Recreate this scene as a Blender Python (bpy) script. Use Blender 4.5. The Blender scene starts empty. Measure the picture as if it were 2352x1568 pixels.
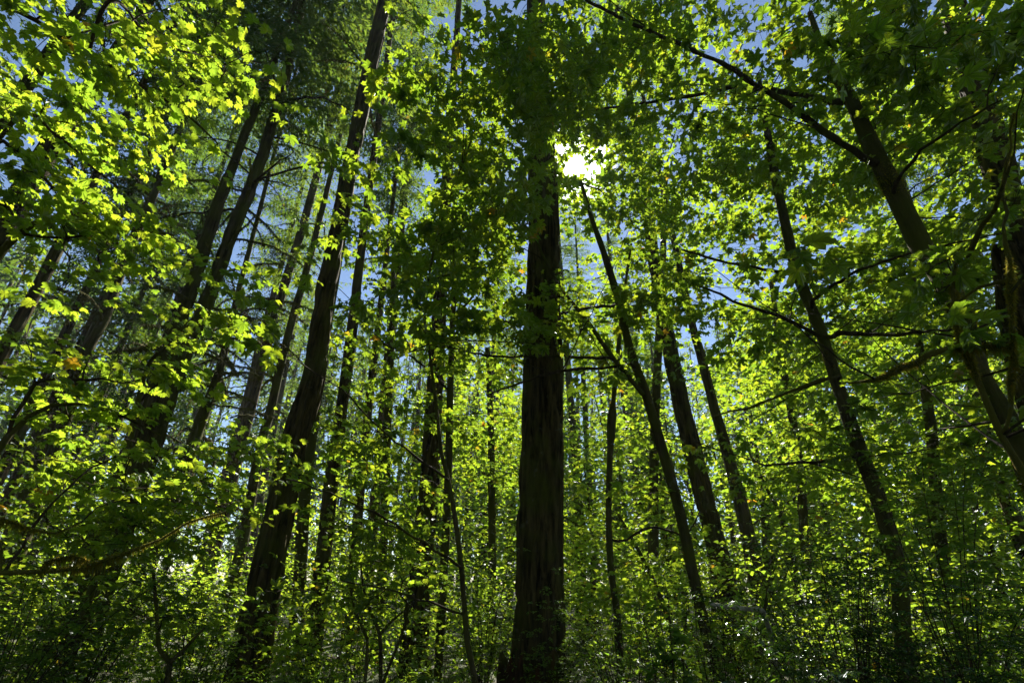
import bpy, math
import numpy as np
from mathutils import Matrix, Vector, Euler, noise as mnoise

sc = bpy.context.scene
col = sc.collection
R_ = math.radians

# ------------------------------------------------------------------ camera
PITCH, ROLL, CAM_Z = 25.4, 1.5, 1.6
cam_d = bpy.data.cameras.new("camera")
cam_d.lens, cam_d.sensor_width, cam_d.clip_end = 18.0, 36.0, 3000
cam = bpy.data.objects.new("camera", cam_d)
col.objects.link(cam)
CAM_R = Matrix.Rotation(R_(90 + PITCH), 3, 'X') @ Matrix.Rotation(R_(ROLL), 3, 'Z')
cam.matrix_world = Matrix.Translation((0, 0, CAM_Z)) @ CAM_R.to_4x4()
sc.camera = cam
CR = np.array(CAM_R)
F = 1176.0                                   # focal length on a 2352 x 1568 picture
CAM_P = np.array([0, 0, CAM_Z])

def ray(px, py):
    return CR @ np.array([(px - 1176) / F, (784 - py) / F, -1.0])
def at(px, py, D):
    """point on the sight line at horizontal distance D (m); also its depth"""
    v = ray(px, py)
    t = D / math.hypot(v[0], v[1])
    return CAM_P + v * t, t

# ------------------------------------------------------------------ sky and sun
sd = ray(1322, 382); sd = sd / np.linalg.norm(sd)
SUN_EL = math.asin(sd[2]); SUN_AZ = math.atan2(sd[0], sd[1])
w = bpy.data.worlds.new("World"); sc.world = w; w.use_nodes = True
nt = w.node_tree
sky = nt.nodes.new("ShaderNodeTexSky")
sky.sky_type = 'NISHITA'; sky.sun_disc = False
sky.sun_elevation = SUN_EL; sky.sun_rotation = SUN_AZ
sky.altitude = 900; sky.air_density = 1.0; sky.dust_density = 0.1; sky.ozone_density = 2.0
bg = nt.nodes["Background"]; bg.inputs[1].default_value = 0.05
# the sun's own disc, seen against the sky
geo = nt.nodes.new("ShaderNodeNewGeometry")
dt = nt.nodes.new("ShaderNodeVectorMath"); dt.operation = 'DOT_PRODUCT'
nt.links.new(geo.outputs["Incoming"], dt.inputs[0]); dt.inputs[1].default_value = tuple(-sd)
mr_ = nt.nodes.new("ShaderNodeMapRange")
mr_.inputs["From Min"].default_value = math.cos(R_(0.95)); mr_.inputs["From Max"].default_value = math.cos(R_(0.75))
mr_.inputs["To Max"].default_value = 260.0
nt.links.new(dt.outputs["Value"], mr_.inputs["Value"])
# and the bright aureole close around it
mr2 = nt.nodes.new("ShaderNodeMapRange"); mr2.interpolation_type = 'SMOOTHERSTEP'
mr2.inputs["From Min"].default_value = math.cos(R_(5.0)); mr2.inputs["From Max"].default_value = math.cos(R_(0.7)); mr2.inputs["To Max"].default_value = 30.0
nt.links.new(dt.outputs["Value"], mr2.inputs["Value"])
sm = nt.nodes.new("ShaderNodeMath"); sm.operation = 'ADD'; nt.links.new(mr_.outputs[0], sm.inputs[0]); nt.links.new(mr2.outputs[0], sm.inputs[1])
adw = nt.nodes.new("ShaderNodeMix"); adw.data_type = 'RGBA'; adw.blend_type = 'ADD'; adw.inputs[0].default_value = 1.0
nt.links.new(sky.outputs[0], adw.inputs[6]); nt.links.new(sm.outputs[0], adw.inputs[7])
nt.links.new(adw.outputs[2], bg.inputs[0])
sun_d = bpy.data.lights.new("sun", 'SUN'); sun_d.energy = 5.0; sun_d.angle = R_(0.5)
sun_d.color = (1.0, 0.93, 0.80)
sun = bpy.data.objects.new("sun", sun_d); col.objects.link(sun)
sun.rotation_euler = Vector((-sd[0], -sd[1], -sd[2])).to_track_quat('-Z', 'Y').to_euler()

vs = sc.view_settings
vs.view_transform = 'Standard'; vs.look = 'None'; vs.gamma = 1.0; vs.use_curve_mapping = False
vs.exposure = 1.7
cy = sc.cycles
cy.max_bounces = 5; cy.diffuse_bounces = 3; cy.glossy_bounces = 2; cy.transmission_bounces = 4
cy.transparent_max_bounces = 4; cy.volume_bounces = 0
cy.use_denoising = True; cy.sample_clamp_indirect = 6.0
cy.caustics_reflective = False; cy.caustics_refractive = False

# ------------------------------------------------------------------ helpers
def rng_(s): return np.random.default_rng(s)

class MB:
    """numpy mesh collector (tris / quads), with a per-vertex 'rnd' value and a 'luv' leaf coordinate"""
    def __init__(s): s.v, s.f, s.r, s.l, s.n = [], [], [], [], 0
    def add(s, v, f, r=0.0, luv=None):
        v = np.asarray(v, float).reshape(-1, 3); f = np.asarray(f, int)
        s.v.append(v); s.f.append(f + s.n)
        s.r.append(np.broadcast_to(np.asarray(r, float), (len(v),)))
        s.l.append(np.zeros((len(v), 3)) if luv is None else luv)
        s.n += len(v)
    def mesh(s, name, mat, smooth=False):
        me = bpy.data.meshes.new(name)
        v = np.concatenate(s.v); r = np.concatenate(s.r); l = np.concatenate(s.l)
        tri = [f for f in s.f if f.shape[1] == 3]; quad = [f for f in s.f if f.shape[1] == 4]
        idx = []; tot = []
        for g, k in ((tri, 3), (quad, 4)):
            if g:
                a = np.concatenate(g); idx.append(a.ravel()); tot.append(np.full(len(a), k))
        idx = np.concatenate(idx); tot = np.concatenate(tot)
        me.vertices.add(len(v)); me.vertices.foreach_set("co", v.ravel().astype(np.float32))
        me.loops.add(len(idx)); me.loops.foreach_set("vertex_index", idx.astype(np.int32))
        me.polygons.add(len(tot))
        me.polygons.foreach_set("loop_start", (np.cumsum(tot) - tot).astype(np.int32))
        me.polygons.foreach_set("use_smooth", np.full(len(tot), smooth))
        me.update(calc_edges=True)
        a = me.attributes.new("rnd", 'FLOAT', 'POINT'); a.data.foreach_set("value", r.astype(np.float32))
        a = me.attributes.new("luv", 'FLOAT_VECTOR', 'POINT'); a.data.foreach_set("vector", l.ravel().astype(np.float32))
        me.materials.append(mat)
        return me

def link(name, data, parent=None, loc=None):
    o = bpy.data.objects.new(name, data); col.objects.link(o)
    if parent is not None: o.parent = parent
    if loc is not None: o.location = loc
    return o
def tag(o, label, cat, group=None, kind=None):
    o["label"] = label; o["category"] = cat
    if group: o["group"] = group
    if kind: o["kind"] = kind
    return o
def nrm(a):
    a = np.asarray(a, float); return a / (np.linalg.norm(a, axis=-1, keepdims=True) + 1e-9)

def smooth_path(pts, rad, step):
    """Catmull-Rom through pts"""
    pts = np.asarray(pts, float); rad = np.asarray(rad, float)
    if len(pts) < 2: return pts, rad
    P = np.vstack([2 * pts[0] - pts[1], pts, 2 * pts[-1] - pts[-2]])
    out, ro = [], []
    for i in range(1, len(P) - 2):
        p0, p1, p2, p3 = P[i - 1], P[i], P[i + 1], P[i + 2]
        k = max(1, int(np.linalg.norm(p2 - p1) / step))
        for j in range(k):
            t = j / k
            out.append(0.5 * (2 * p1 + (p2 - p0) * t + (2 * p0 - 5 * p1 + 4 * p2 - p3) * t * t + (3 * p1 - p0 - 3 * p2 + p3) * t ** 3))
            ro.append(rad[i - 1] * (1 - t) + rad[i] * t)
    out.append(pts[-1]); ro.append(rad[-1])
    return np.array(out), np.array(ro)

def tube(mb, pts, rad, sides=6, disp=None, cap=True):
    pts = np.asarray(pts, float); rad = np.asarray(rad, float); n = len(pts)
    t = nrm(np.gradient(pts, axis=0))
    ref = np.array([1.0, 0, 0]) if abs(t[0][0]) < 0.8 else np.array([0, 1.0, 0])
    a = np.zeros_like(pts); u = nrm(ref - t[0] * np.dot(ref, t[0]))
    for i in range(n):
        u = nrm(u - t[i] * np.dot(u, t[i])); a[i] = u
    b = np.cross(t, a)
    th = np.arange(sides) / sides * 2 * math.pi
    r = np.repeat(rad[:, None], sides, 1)
    if disp is not None: r = r + disp(pts, rad, th)
    v = pts[:, None, :] + r[..., None] * (np.cos(th)[None, :, None] * a[:, None, :] + np.sin(th)[None, :, None] * b[:, None, :])
    i = np.arange(n - 1)[:, None] * sides; j = np.arange(sides)[None, :]; k = (j + 1) % sides
    f = np.stack([i + j, i + k, i + sides + k, i + sides + j], -1).reshape(-1, 4)
    mb.add(v.reshape(-1, 3), f, 0.5)

def furrow(depth, seed, fine=1.0):
    """vertical bark plates: ridges and fissures round the trunk"""
    def d(pts, rad, th):
        out = np.zeros((len(pts), len(th)))
        s = np.concatenate([[0], np.cumsum(np.linalg.norm(np.diff(pts, axis=0), axis=1))])
        for i in range(len(pts)):
            R = max(rad[i], 0.05)
            for j, a in enumerate(th):
                c, sn = math.cos(a) * R, math.sin(a) * R
                q = Vector((c * 9 * fine + seed, sn * 9 * fine, s[i] * 1.1))
                n1 = mnoise.noise(q)
                n2 = mnoise.noise(Vector((c * 22 * fine, sn * 22 * fine + seed, s[i] * 3.0)))
                n3 = mnoise.noise(Vector((c * 1.5, sn * 1.5 + seed * 3, s[i] * 0.5)))
                out[i, j] = depth * (0.9 - 2.2 * max(0, 0.28 - abs(n1)) / 0.28 + 0.5 * n2) * min(1, R / 0.3) + n3 * 0.06 * R
        return out
    return d

# ------------------------------------------------------------------ materials
def mat_new(name):
    m = bpy.data.materials.new(name); m.use_nodes = True
    t = m.node_tree; t.nodes.clear()
    return m, t, t.nodes.new, t.links.new

def leaf_mat(name, refl, trans, gloss=0.06, rough=0.35, veins=False, tmix=0.62, spread=0.5):
    m, t, N, L = mat_new(name)
    out = N("ShaderNodeOutputMaterial")
    at_ = N("ShaderNodeAttribute"); at_.attribute_name = "rnd"
    oi = N("ShaderNodeObjectInfo")
    ad = N("ShaderNodeMath"); ad.operation = 'ADD'; L(at_.outputs["Fac"], ad.inputs[0]); L(oi.outputs["Random"], ad.inputs[1])
    fr = N("ShaderNodeMath"); fr.operation = 'FRACT'; L(ad.outputs[0], fr.inputs[0])
    def var(c, kb):
        # hue shift between a deeper green and a yellower green, the odd leaf turning
        rp = N("ShaderNodeValToRGB"); e = rp.color_ramp.elements
        e[0].position = 0.0; e[0].color = (c[0] * 0.68, c[1] * 0.80, c[2] * 0.9, 1)
        e[1].position = 0.93; e[1].color = (c[0] * (1 + spread * .6), c[1] * (1 + spread * .22), c[2], 1)
        x = e.new(0.5); x.color = (*c, 1)
        x = e.new(0.994); x.color = (c[0] * (1 + spread * .7), c[1] * (1 + spread * .15), c[2], 1)
        x = e.new(1.0); x.color = (c[0] * 2.2, c[1] * 0.75, c[2], 1)
        L(fr.outputs[0], rp.inputs[0]); return rp.outputs[0]
    cr, ct = var(refl, 1), var(trans, 1)
    if veins:
        uv = N("ShaderNodeAttribute"); uv.attribute_name = "luv"
        sx = N("ShaderNodeSeparateXYZ"); L(uv.outputs["Vector"], sx.inputs[0])
        ab = N("ShaderNodeMath"); ab.operation = 'ABSOLUTE'; L(sx.outputs[0], ab.inputs[0])
        mn = None
        for ang in (0, 47, 100):
            ca, sa = math.cos(R_(ang)), math.sin(R_(ang))
            a = N("ShaderNodeMath"); a.operation = 'MULTIPLY'; a.inputs[1].default_value = ca; L(ab.outputs[0], a.inputs[0])
            b = N("ShaderNodeMath"); b.operation = 'MULTIPLY_ADD'; b.inputs[1].default_value = -sa; L(sx.outputs[1], b.inputs[0]); L(a.outputs[0], b.inputs[2])
            c = N("ShaderNodeMath"); c.operation = 'ABSOLUTE'; L(b.outputs[0], c.inputs[0])
            if mn is None: mn = c
            else:
                d = N("ShaderNodeMath"); d.operation = 'MINIMUM'; L(mn.outputs[0], d.inputs[0]); L(c.outputs[0], d.inputs[1]); mn = d
        mr = N("ShaderNodeMapRange"); mr.inputs["From Min"].default_value = 0.008; mr.inputs["From Max"].default_value = 0.04
        mr.inputs["To Min"].default_value = 0.62; mr.inputs["To Max"].default_value = 1.0; L(mn.outputs[0], mr.inputs["Value"])
        nz = N("ShaderNodeTexNoise"); nz.inputs["Scale"].default_value = 9; L(uv.outputs["Vector"], nz.inputs["Vector"])
        nr = N("ShaderNodeMapRange"); nr.inputs["To Min"].default_value = 0.75; nr.inputs["To Max"].default_value = 1.2; L(nz.outputs[0], nr.inputs["Value"])
        mm = N("ShaderNodeMath"); mm.operation = 'MULTIPLY'; L(mr.outputs[0], mm.inputs[0]); L(nr.outputs[0], mm.inputs[1])
        mx = N("ShaderNodeMix"); mx.data_type = 'RGBA'; mx.blend_type = 'MULTIPLY'; mx.inputs[0].default_value = 1.0
        L(ct, mx.inputs[6]); L(mm.outputs[0], mx.inputs[7]); ct = mx.outputs[2]
    df = N("ShaderNodeBsdfDiffuse"); L(cr, df.inputs[0])
    tr = N("ShaderNodeBsdfTranslucent"); L(ct, tr.inputs[0])
    ms = N("ShaderNodeMixShader"); ms.inputs[0].default_value = tmix
    L(df.outputs[0], ms.inputs[1]); L(tr.outputs[0], ms.inputs[2])
    gl = N("ShaderNodeBsdfGlossy"); gl.inputs["Roughness"].default_value = rough; gl.inputs[0].default_value = (0.9, 0.95, 1, 1)
    lw = N("ShaderNodeLayerWeight"); lw.inputs[0].default_value = 0.3
    gm = N("ShaderNodeMath"); gm.operation = 'MULTIPLY_ADD'; gm.inputs[1].default_value = gloss * 2; gm.inputs[2].default_value = gloss * .5
    L(lw.outputs["Fresnel"], gm.inputs[0])
    m2 = N("ShaderNodeMixShader"); L(gm.outputs[0], m2.inputs[0]); L(ms.outputs[0], m2.inputs[1]); L(gl.outputs[0], m2.inputs[2])
    L(m2.outputs[0], out.inputs[0])
    return m

M_BIG = leaf_mat("big_maple_leaf", (0.030, 0.074, 0.012), (0.31, 0.465, 0.022), 0.05, 0.38, veins=True, tmix=0.62)
M_VINE = leaf_mat("vine_maple_leaf", (0.034, 0.085, 0.014), (0.355, 0.515, 0.028), 0.05, 0.38, tmix=0.64)
M_SHRUB = leaf_mat("shrub_leaf", (0.045, 0.12, 0.015), (0.26, 0.44, 0.026), 0.06, 0.32, tmix=0.58)
M_HOLLY = leaf_mat("glossy_dark_leaf", (0.025, 0.065, 0.015), (0.12, 0.27, 0.018), 0.12, 0.22, tmix=0.40)
M_NEEDLE = leaf_mat("conifer_needles", (0.030, 0.062, 0.016), (0.16, 0.27, 0.030), 0.02, 0.5, tmix=0.45, spread=0.6)
M_MOSS = leaf_mat("moss_fur", (0.13, 0.125, 0.02), (0.42, 0.38, 0.05), 0.0, 0.6, tmix=0.55)

def bark_mat(name, c1, c2, moss=0.3, scale=1.0, mossc=(0.075, 0.08, 0.014)):
    m, t, N, L = mat_new(name)
    out = N("ShaderNodeOutputMaterial"); p = N("ShaderNodeBsdfPrincipled"); L(p.outputs[0], out.inputs[0])
    p.inputs["Roughness"].default_value = 0.9; p.inputs["Specular IOR Level"].default_value = 0.15
    tc = N("ShaderNodeTexCoord"); mp = N("ShaderNodeMapping"); L(tc.outputs["Object"], mp.inputs[0])
    mp.inputs["Scale"].default_value = (14 * scale, 14 * scale, 1.6 * scale)
    nz = N("ShaderNodeTexNoise"); nz.inputs["Scale"].default_value = 1.0; nz.inputs["Detail"].default_value = 6; nz.inputs["Roughness"].default_value = 0.65
    L(mp.outputs[0], nz.inputs["Vector"])
    rp = N("ShaderNodeValToRGB"); rp.color_ramp.elements[0].position = 0.38; rp.color_ramp.elements[1].position = 0.64
    rp.color_ramp.elements[0].color = (*c1, 1); rp.color_ramp.elements[1].color = (*c2, 1); L(nz.outputs[0], rp.inputs[0])
    n2 = N("ShaderNodeTexNoise"); n2.inputs["Scale"].default_value = 1.7; n2.inputs["Detail"].default_value = 5; L(tc.outputs["Object"], n2.inputs["Vector"])
    mr = N("ShaderNodeMapRange"); mr.inputs["From Min"].default_value = 0.62 - moss * 0.5; mr.inputs["From Max"].default_value = 0.8 - moss * 0.4
    L(n2.outputs[0], mr.inputs["Value"])
    mx = N("ShaderNodeMix"); mx.data_type = 'RGBA'; L(mr.outputs[0], mx.inputs[0]); L(rp.outputs[0], mx.inputs[6]); mx.inputs[7].default_value = (*mossc, 1)
    # grey lichen blotches
    n3 = N("ShaderNodeTexNoise"); n3.inputs["Scale"].default_value = 5.5; n3.inputs["Detail"].default_value = 3; L(tc.outputs["Object"], n3.inputs["Vector"])
    m3 = N("ShaderNodeMapRange"); m3.inputs["From Min"].default_value = 0.67; m3.inputs["From Max"].default_value = 0.76; m3.inputs["To Max"].default_value = 0.35 if moss < .3 else 0.75; L(n3.outputs[0], m3.inputs["Value"])
    mx2 = N("ShaderNodeMix"); mx2.data_type = 'RGBA'; L(m3.outputs[0], mx2.inputs[0]); L(mx.outputs[2], mx2.inputs[6]); mx2.inputs[7].default_value = (0.17, 0.17, 0.15, 1)
    L(mx2.outputs[2], p.inputs["Base Color"])
    bp = N("ShaderNodeBump"); bp.inputs["Strength"].default_value = 0.9; bp.inputs["Distance"].default_value = 0.03
    L(nz.outputs[0], bp.inputs["Height"]); L(bp.outputs[0], p.inputs["Normal"])
    return m
M_FIR = bark_mat("furrowed_fir_bark", (0.010, 0.007, 0.0035), (0.115, 0.085, 0.038), 0.28)
M_FIRM = bark_mat("mossy_fir_bark", (0.014, 0.010, 0.005), (0.10, 0.078, 0.038), 0.5)
M_MAPLE = bark_mat("maple_bark", (0.020, 0.015, 0.008), (0.10, 0.08, 0.042), 0.5, 0.8)
M_TWIG = bark_mat("twig_bark", (0.028, 0.02, 0.013), (0.075, 0.055, 0.038), 0.15, 1.5)
M_MOSSBR = bark_mat("mossy_branch_bark", (0.035, 0.030, 0.012), (0.12, 0.105, 0.04), 0.6, 1.6, (0.11, 0.105, 0.02))
M_ROT = bark_mat("rotten_wood", (0.022, 0.012, 0.007), (0.085, 0.036, 0.018), 0.4, 0.7)

m, t, N, L = mat_new("forest_floor")
out = N("ShaderNodeOutputMaterial"); p = N("ShaderNodeBsdfPrincipled"); L(p.outputs[0], out.inputs[0]); p.inputs["Roughness"].default_value = 0.95
n1 = N("ShaderNodeTexNoise"); n1.inputs["Scale"].default_value = 1.3; n1.inputs["Detail"].default_value = 9
tc = N("ShaderNodeTexCoord"); L(tc.outputs["Object"], n1.inputs["Vector"])
rp = N("ShaderNodeValToRGB"); L(n1.outputs[0], rp.inputs[0])
rp.color_ramp.elements[0].position = .35; rp.color_ramp.elements[0].color = (.03, .022, .012, 1)
rp.color_ramp.elements[1].position = .65; rp.color_ramp.elements[1].color = (.05, .075, .018, 1)
L(rp.outputs[0], p.inputs["Base Color"])
M_FLOOR = m

# ------------------------------------------------------------------ ground
def ground_z(x, y):
    return 0.25 * mnoise.noise(Vector((x * 0.12, y * 0.12, 3.0))) * min(1.0, math.hypot(x, y) / 3)
mb = MB()
g = np.concatenate([[-900, -500, -250, -130], np.arange(-70, 71, 2.5), [130, 250, 500, 900]])
gx, gy = np.meshgrid(g, g, indexing='ij')
gz = np.array([ground_z(a, b) if abs(a) < 100 and abs(b) < 100 else 0 for a, b in zip(gx.ravel(), gy.ravel())])
k = len(g); ii, jj = np.meshgrid(np.arange(k - 1), np.arange(k - 1), indexing='ij')
q = ii.ravel() * k + jj.ravel()
mb.add(np.stack([gx.ravel(), gy.ravel(), gz], 1), np.stack([q, q + k, q + k + 1, q + 1], 1))
o = link("ground", mb.mesh("ground", M_FLOOR, True)); o["kind"] = "structure"

# ------------------------------------------------------------------ leaves
def polar_leaf(half, stalk=0.55, droop=0.22, fold=0.10, seed=0, curl=0.0):
    """half: (angle from tip axis, radius, ridge) from tip to base; mirrored; fan from the stalk joint"""
    rg = rng_(seed)
    pts = []
    full = [(a, r, z) for a, r, z in half] + [(-a, r, z) for a, r, z in half[::-1] if 0.5 < a < 179.5]
    for a, r, z in full:
        r2 = r * (1 + rg.normal(0, 0.035)); a2 = R_(a + rg.normal(0, 1.5))
        x, y = math.sin(a2) * r2, math.cos(a2) * r2
        pts.append((x, y, -droop * r2 * r2 * (1 + rg.normal(0, .25)) + fold * z + curl * x * (1 if seed % 2 else -1)))
    v = np.array([(0, 0, 0)] + pts)
    luv = v.copy(); luv[:, 2] = 0
    n = len(pts)
    f = [(0, 1 + (i + 1) % n, 1 + i) for i in range(n)]
    if stalk:
        b = len(v)
        v = np.vstack([v, [(-.012, 0, 0), (.012, 0, 0), (.012, -stalk, -.12 * stalk), (-.012, -stalk, -.12 * stalk)]])
        luv = np.vstack([luv, np.zeros((4, 3))])
        f += [(b, b + 1, b + 2), (b, b + 2, b + 3)]
    return v, np.array(f), luv
BIGH = [(0, 1.0, 0), (8, .83, .3), (14, .80, .2), (18, .64, .3), (23, .47, 1), (29, .56, .7), (34, .76, .3), (40, .80, .2), (46, .97, 0),
        (53, .80, .2), (61, .78, .2), (66, .62, .5), (74, .46, 1), (84, .56, .5), (97, .70, 0), (108, .58, .2), (124, .46, .3), (150, .30, .2), (180, .06, 0)]
MIDH = [(0, 1.0, 0), (14, .80, .2), (23, .47, 1), (36, .78, .3), (46, .97, 0), (61, .78, .2), (75, .46, 1), (98, .68, 0), (125, .46, .3), (180, .08, 0)]
LOWH = [(0, 1.0, 0), (23, .52, 1), (46, .97, 0), (75, .52, 1), (100, .70, 0), (180, .1, 0)]
VINH = [(0, 1.0, 0), (9, .78, .4), (17, .66, 1), (27, .84, .4), (38, .97, 0), (48, .77, .4), (58, .64, 1), (68, .80, .3), (78, .88, 0), (92, .66, .8), (108, .72, .1), (124, .62, 0), (150, .38, .3), (180, .10, 0)]
VMIN = [(0, 1.0, 0), (50, .72, .6), (95, .78, 0), (180, .15, 0)]
OMIN = [(0, 1.0, 0), (38, .42, .6), (180, .04, 0)]
VLOW = [(0, 1.0, 0), (18, .66, 1), (38, .96, 0), (58, .64, 1), (80, .86, 0), (122, .64, 0), (180, .12, 0)]
OVAL = [(0, 1.0, 0), (10, .80, .1), (22, .55, .3), (40, .34, .5), (75, .22, .6), (180, .05, .2)]
OVLO = [(0, 1.0, 0), (20, .58, .4), (60, .27, .6), (180, .04, .2)]
def variants(half, n=4, **k): return [polar_leaf(half, seed=11 * i + 3, droop=.12 + .11 * i, curl=.05 * i, **k) for i in range(n)]
LEAF = {"big": (variants(BIGH), variants(MIDH, stalk=.5), variants(LOWH, 3, stalk=0), variants(VMIN, 2, stalk=0)),
        "vine": (variants(VINH), variants(VINH, stalk=.4), variants(VLOW, 3, stalk=0), variants(VMIN, 2, stalk=0)),
        "oval": (variants(OVAL, stalk=.12), variants(OVAL, stalk=0), variants(OVLO, 3, stalk=0), variants(OMIN, 2, stalk=0))}
def tri_area(v, f): return .5 * np.linalg.norm(np.cross(v[f[:, 1]] - v[f[:, 0]], v[f[:, 2]] - v[f[:, 0]]), axis=1).sum()
LEAF_AREA = {k: tri_area(*LEAF[k][2][0][:2]) for k in LEAF}
DENS = {"big": .62, "vine": .62, "oval": 1}
LMAT = {"big": M_BIG, "vine": M_VINE, "oval": M_SHRUB}
LEAF_ME = {}
def leaf_mesh(kind, i, mat):
    key = (kind, i, mat.name)
    if key not in LEAF_ME:
        v, f, l = LEAF[kind][0][i]; mb = MB(); mb.add(v, f, 0.0, l); LEAF_ME[key] = mb.mesh(kind + "_leaf", mat)
    return LEAF_ME[key]

def frames(d, n):
    """rotation matrices with Y along d and Z near n"""
    y = nrm(d); x = nrm(np.cross(y, n)); z = np.cross(x, y)
    return np.stack([x, y, z], -1)

def spray(rg, c, rad, nleaf, size, tilt=18, flat=0.16, droop=0.25, facing=0.35):
    """a tier of leaves at a twig end: leaves point outward, roughly level, tips drooping and turned to the light"""
    d0 = rg.uniform(0, 2 * math.pi, nleaf); rr = rad * np.sqrt(rg.uniform(0.02, 1, nleaf))
    loc = np.stack([np.cos(d0) * rr, np.sin(d0) * rr * rg.uniform(.55, 1), rg.normal(0, flat * rad, nleaf) - 0.12 * rr * rr / rad], 1)
    ax = R_(tilt) * rg.normal(0, 1, 2); T = np.array(Euler((ax[0], ax[1], rg.uniform(0, 6.28))).to_matrix())
    pos = c + loc @ T.T
    out = np.stack([np.cos(d0 + rg.normal(0, .5, nleaf)), np.sin(d0 + rg.normal(0, .5, nleaf)), -droop + rg.normal(0, .25, nleaf)], 1) @ T.T
    up = np.array([0, 0, 1.0]) + facing * sd + rg.normal(0, .16, (nleaf, 3))
    return pos, frames(out, up), size * rg.choice([.5, .75, 1.0, 1.15, 1.35], nleaf) * rg.uniform(.85, 1.12, nleaf), rg.uniform(0, 1, nleaf)

def scatter(mb, kind, lod, pos, rot, s, r, rg):
    vs_ = LEAF[kind][lod]; pick = rg.integers(0, len(vs_), len(pos))
    for i, (v, f, l) in enumerate(vs_):
        m_ = pick == i; k_ = int(m_.sum())
        if not k_: continue
        V = np.einsum('kij,vj->kvi', rot[m_], v) * s[m_][:, None, None] + pos[m_][:, None, :]
        FF = f[None] + (np.arange(k_) * len(v))[:, None, None]
        mb.add(V.reshape(-1, 3), FF.reshape(-1, 3), np.repeat(r[m_], len(v)), np.tile(l, (k_, 1)))

def project(p):
    q = (np.asarray(p) - CAM_P) @ CR
    z = np.maximum(-q[..., 2], 1e-3)
    return 1176 + F * q[..., 0] / z, 784 - F * q[..., 1] / z, -q[..., 2]

def emit_leaves(parent, kind, sprays, rg, mat, max_single=300, lod_d=(6.0, 8.5, 17.0)):
    """the leaves that show largest become single leaf parts, the rest one foliage part"""
    pos = np.concatenate([s[0] for s in sprays]); rot = np.concatenate([s[1] for s in sprays])
    sz = np.concatenate([s[2] for s in sprays]); r = np.concatenate([s[3] for s in sprays])
    # nothing grows right against the lens
    px, py, dz = project(pos)
    dist = np.linalg.norm(pos - CAM_P, axis=1)
    keep = (dist > 2.2) & (np.hypot(px - 1322, py - 382) > 25)      # the small gap the sun shines through
    pos, rot, sz, r, px, py, dz, dist = (a[keep] for a in (pos, rot, sz, r, px, py, dz, dist))
    ins = (dz > 0) & (px > -10) & (px < 2362) & (py > -10) & (py < 1578)
    score = np.where(ins, sz / dist, 0)
    order = np.argsort(-score)
    singles = [i for i in order[:max_single] if score[i] > 0]
    for i in singles:
        o = bpy.data.objects.new("leaf", leaf_mesh(kind, int(rg.integers(0, len(LEAF[kind][0]))), mat))
        col.objects.link(o); o.parent = parent
        M = Matrix([list(rot[i][k]) + [0] for k in range(3)] + [[0, 0, 0, 1]])
        o.matrix_local = Matrix.Translation(Vector(pos[i]) - parent.location) @ M @ Matrix.Diagonal((sz[i], sz[i], sz[i], 1))
    rest = np.ones(len(pos), bool); rest[singles] = False
    if rest.any():
        mb = MB(); org = np.array(parent.location)
        for lod, lo, hi in ((0, 0, lod_d[0]), (1, lod_d[0], lod_d[1]), (2, lod_d[1], lod_d[2]), (3, lod_d[2], 1e9)):
            k = rest & (dist >= lo) & (dist < hi)
            if k.any(): scatter(mb, kind, lod, pos[k] - org, rot[k], sz[k], r[k], rg)
        o = link("foliage", mb.mesh("foliage", mat), parent); o["kind"] = "stuff"

def moss_on(parent, paths, n, rg, length=0.05, hang=0.5, thick=1.0):
    """short moss blades round a stem, hanging longer below"""
    mb = MB(); org = np.array(parent.location)
    for (pts, rad) in paths:
        L_ = np.linalg.norm(np.diff(pts, axis=0), axis=1)
        pr = np.concatenate([[0], np.cumsum(L_)]); k = max(8, int(n * pr[-1]))
        s = rg.uniform(0, pr[-1], k)
        # moss comes in cushions
        cu = np.sin(s * 3.1 + rg.uniform(0, 6)) + .7 * np.sin(s * 7.3 + rg.uniform(0, 6))
        ok = (cu + rg.normal(0, .5, k)) > -0.3; s = s[ok]; cu = np.clip(.35 + .5 * cu[ok], .25, 1.3); k = len(s)
        c = np.stack([np.interp(s, pr, pts[:, i]) for i in range(3)], 1); rr = np.interp(s, pr, rad)
        t = nrm(np.stack([np.interp(s + .02, pr, pts[:, i]) - np.interp(s - .02, pr, pts[:, i]) for i in range(3)], 1))
        d = rg.normal(0, 1, (k, 3)); d = nrm(d - t * (d * t).sum(1, keepdims=True))
        base = c + d * (rr * 0.96)[:, None]
        ln = length * rg.uniform(.4, 1.5, k) * cu
        tip = base + d * (ln * .7)[:, None] + np.array([0, 0, -1.0]) * (hang * ln * rg.uniform(.2, 1.8, k) * (1 + (d[:, 2] < -.2) * 1.6))[:, None] + rg.normal(0, .3, (k, 3)) * ln[:, None]
        sd_ = nrm(np.cross(tip - base, rg.normal(0, 1, (k, 3)))) * (ln * .13 * thick)[:, None]
        V = np.stack([base - sd_, base + sd_, tip], 1).reshape(-1, 3) - org
        mb.add(V, np.arange(3 * k).reshape(-1, 3), np.repeat(rg.uniform(0, 1, k), 3))
    o = link("moss", mb.mesh("moss", M_MOSS), parent); o["kind"] = "stuff"

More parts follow.
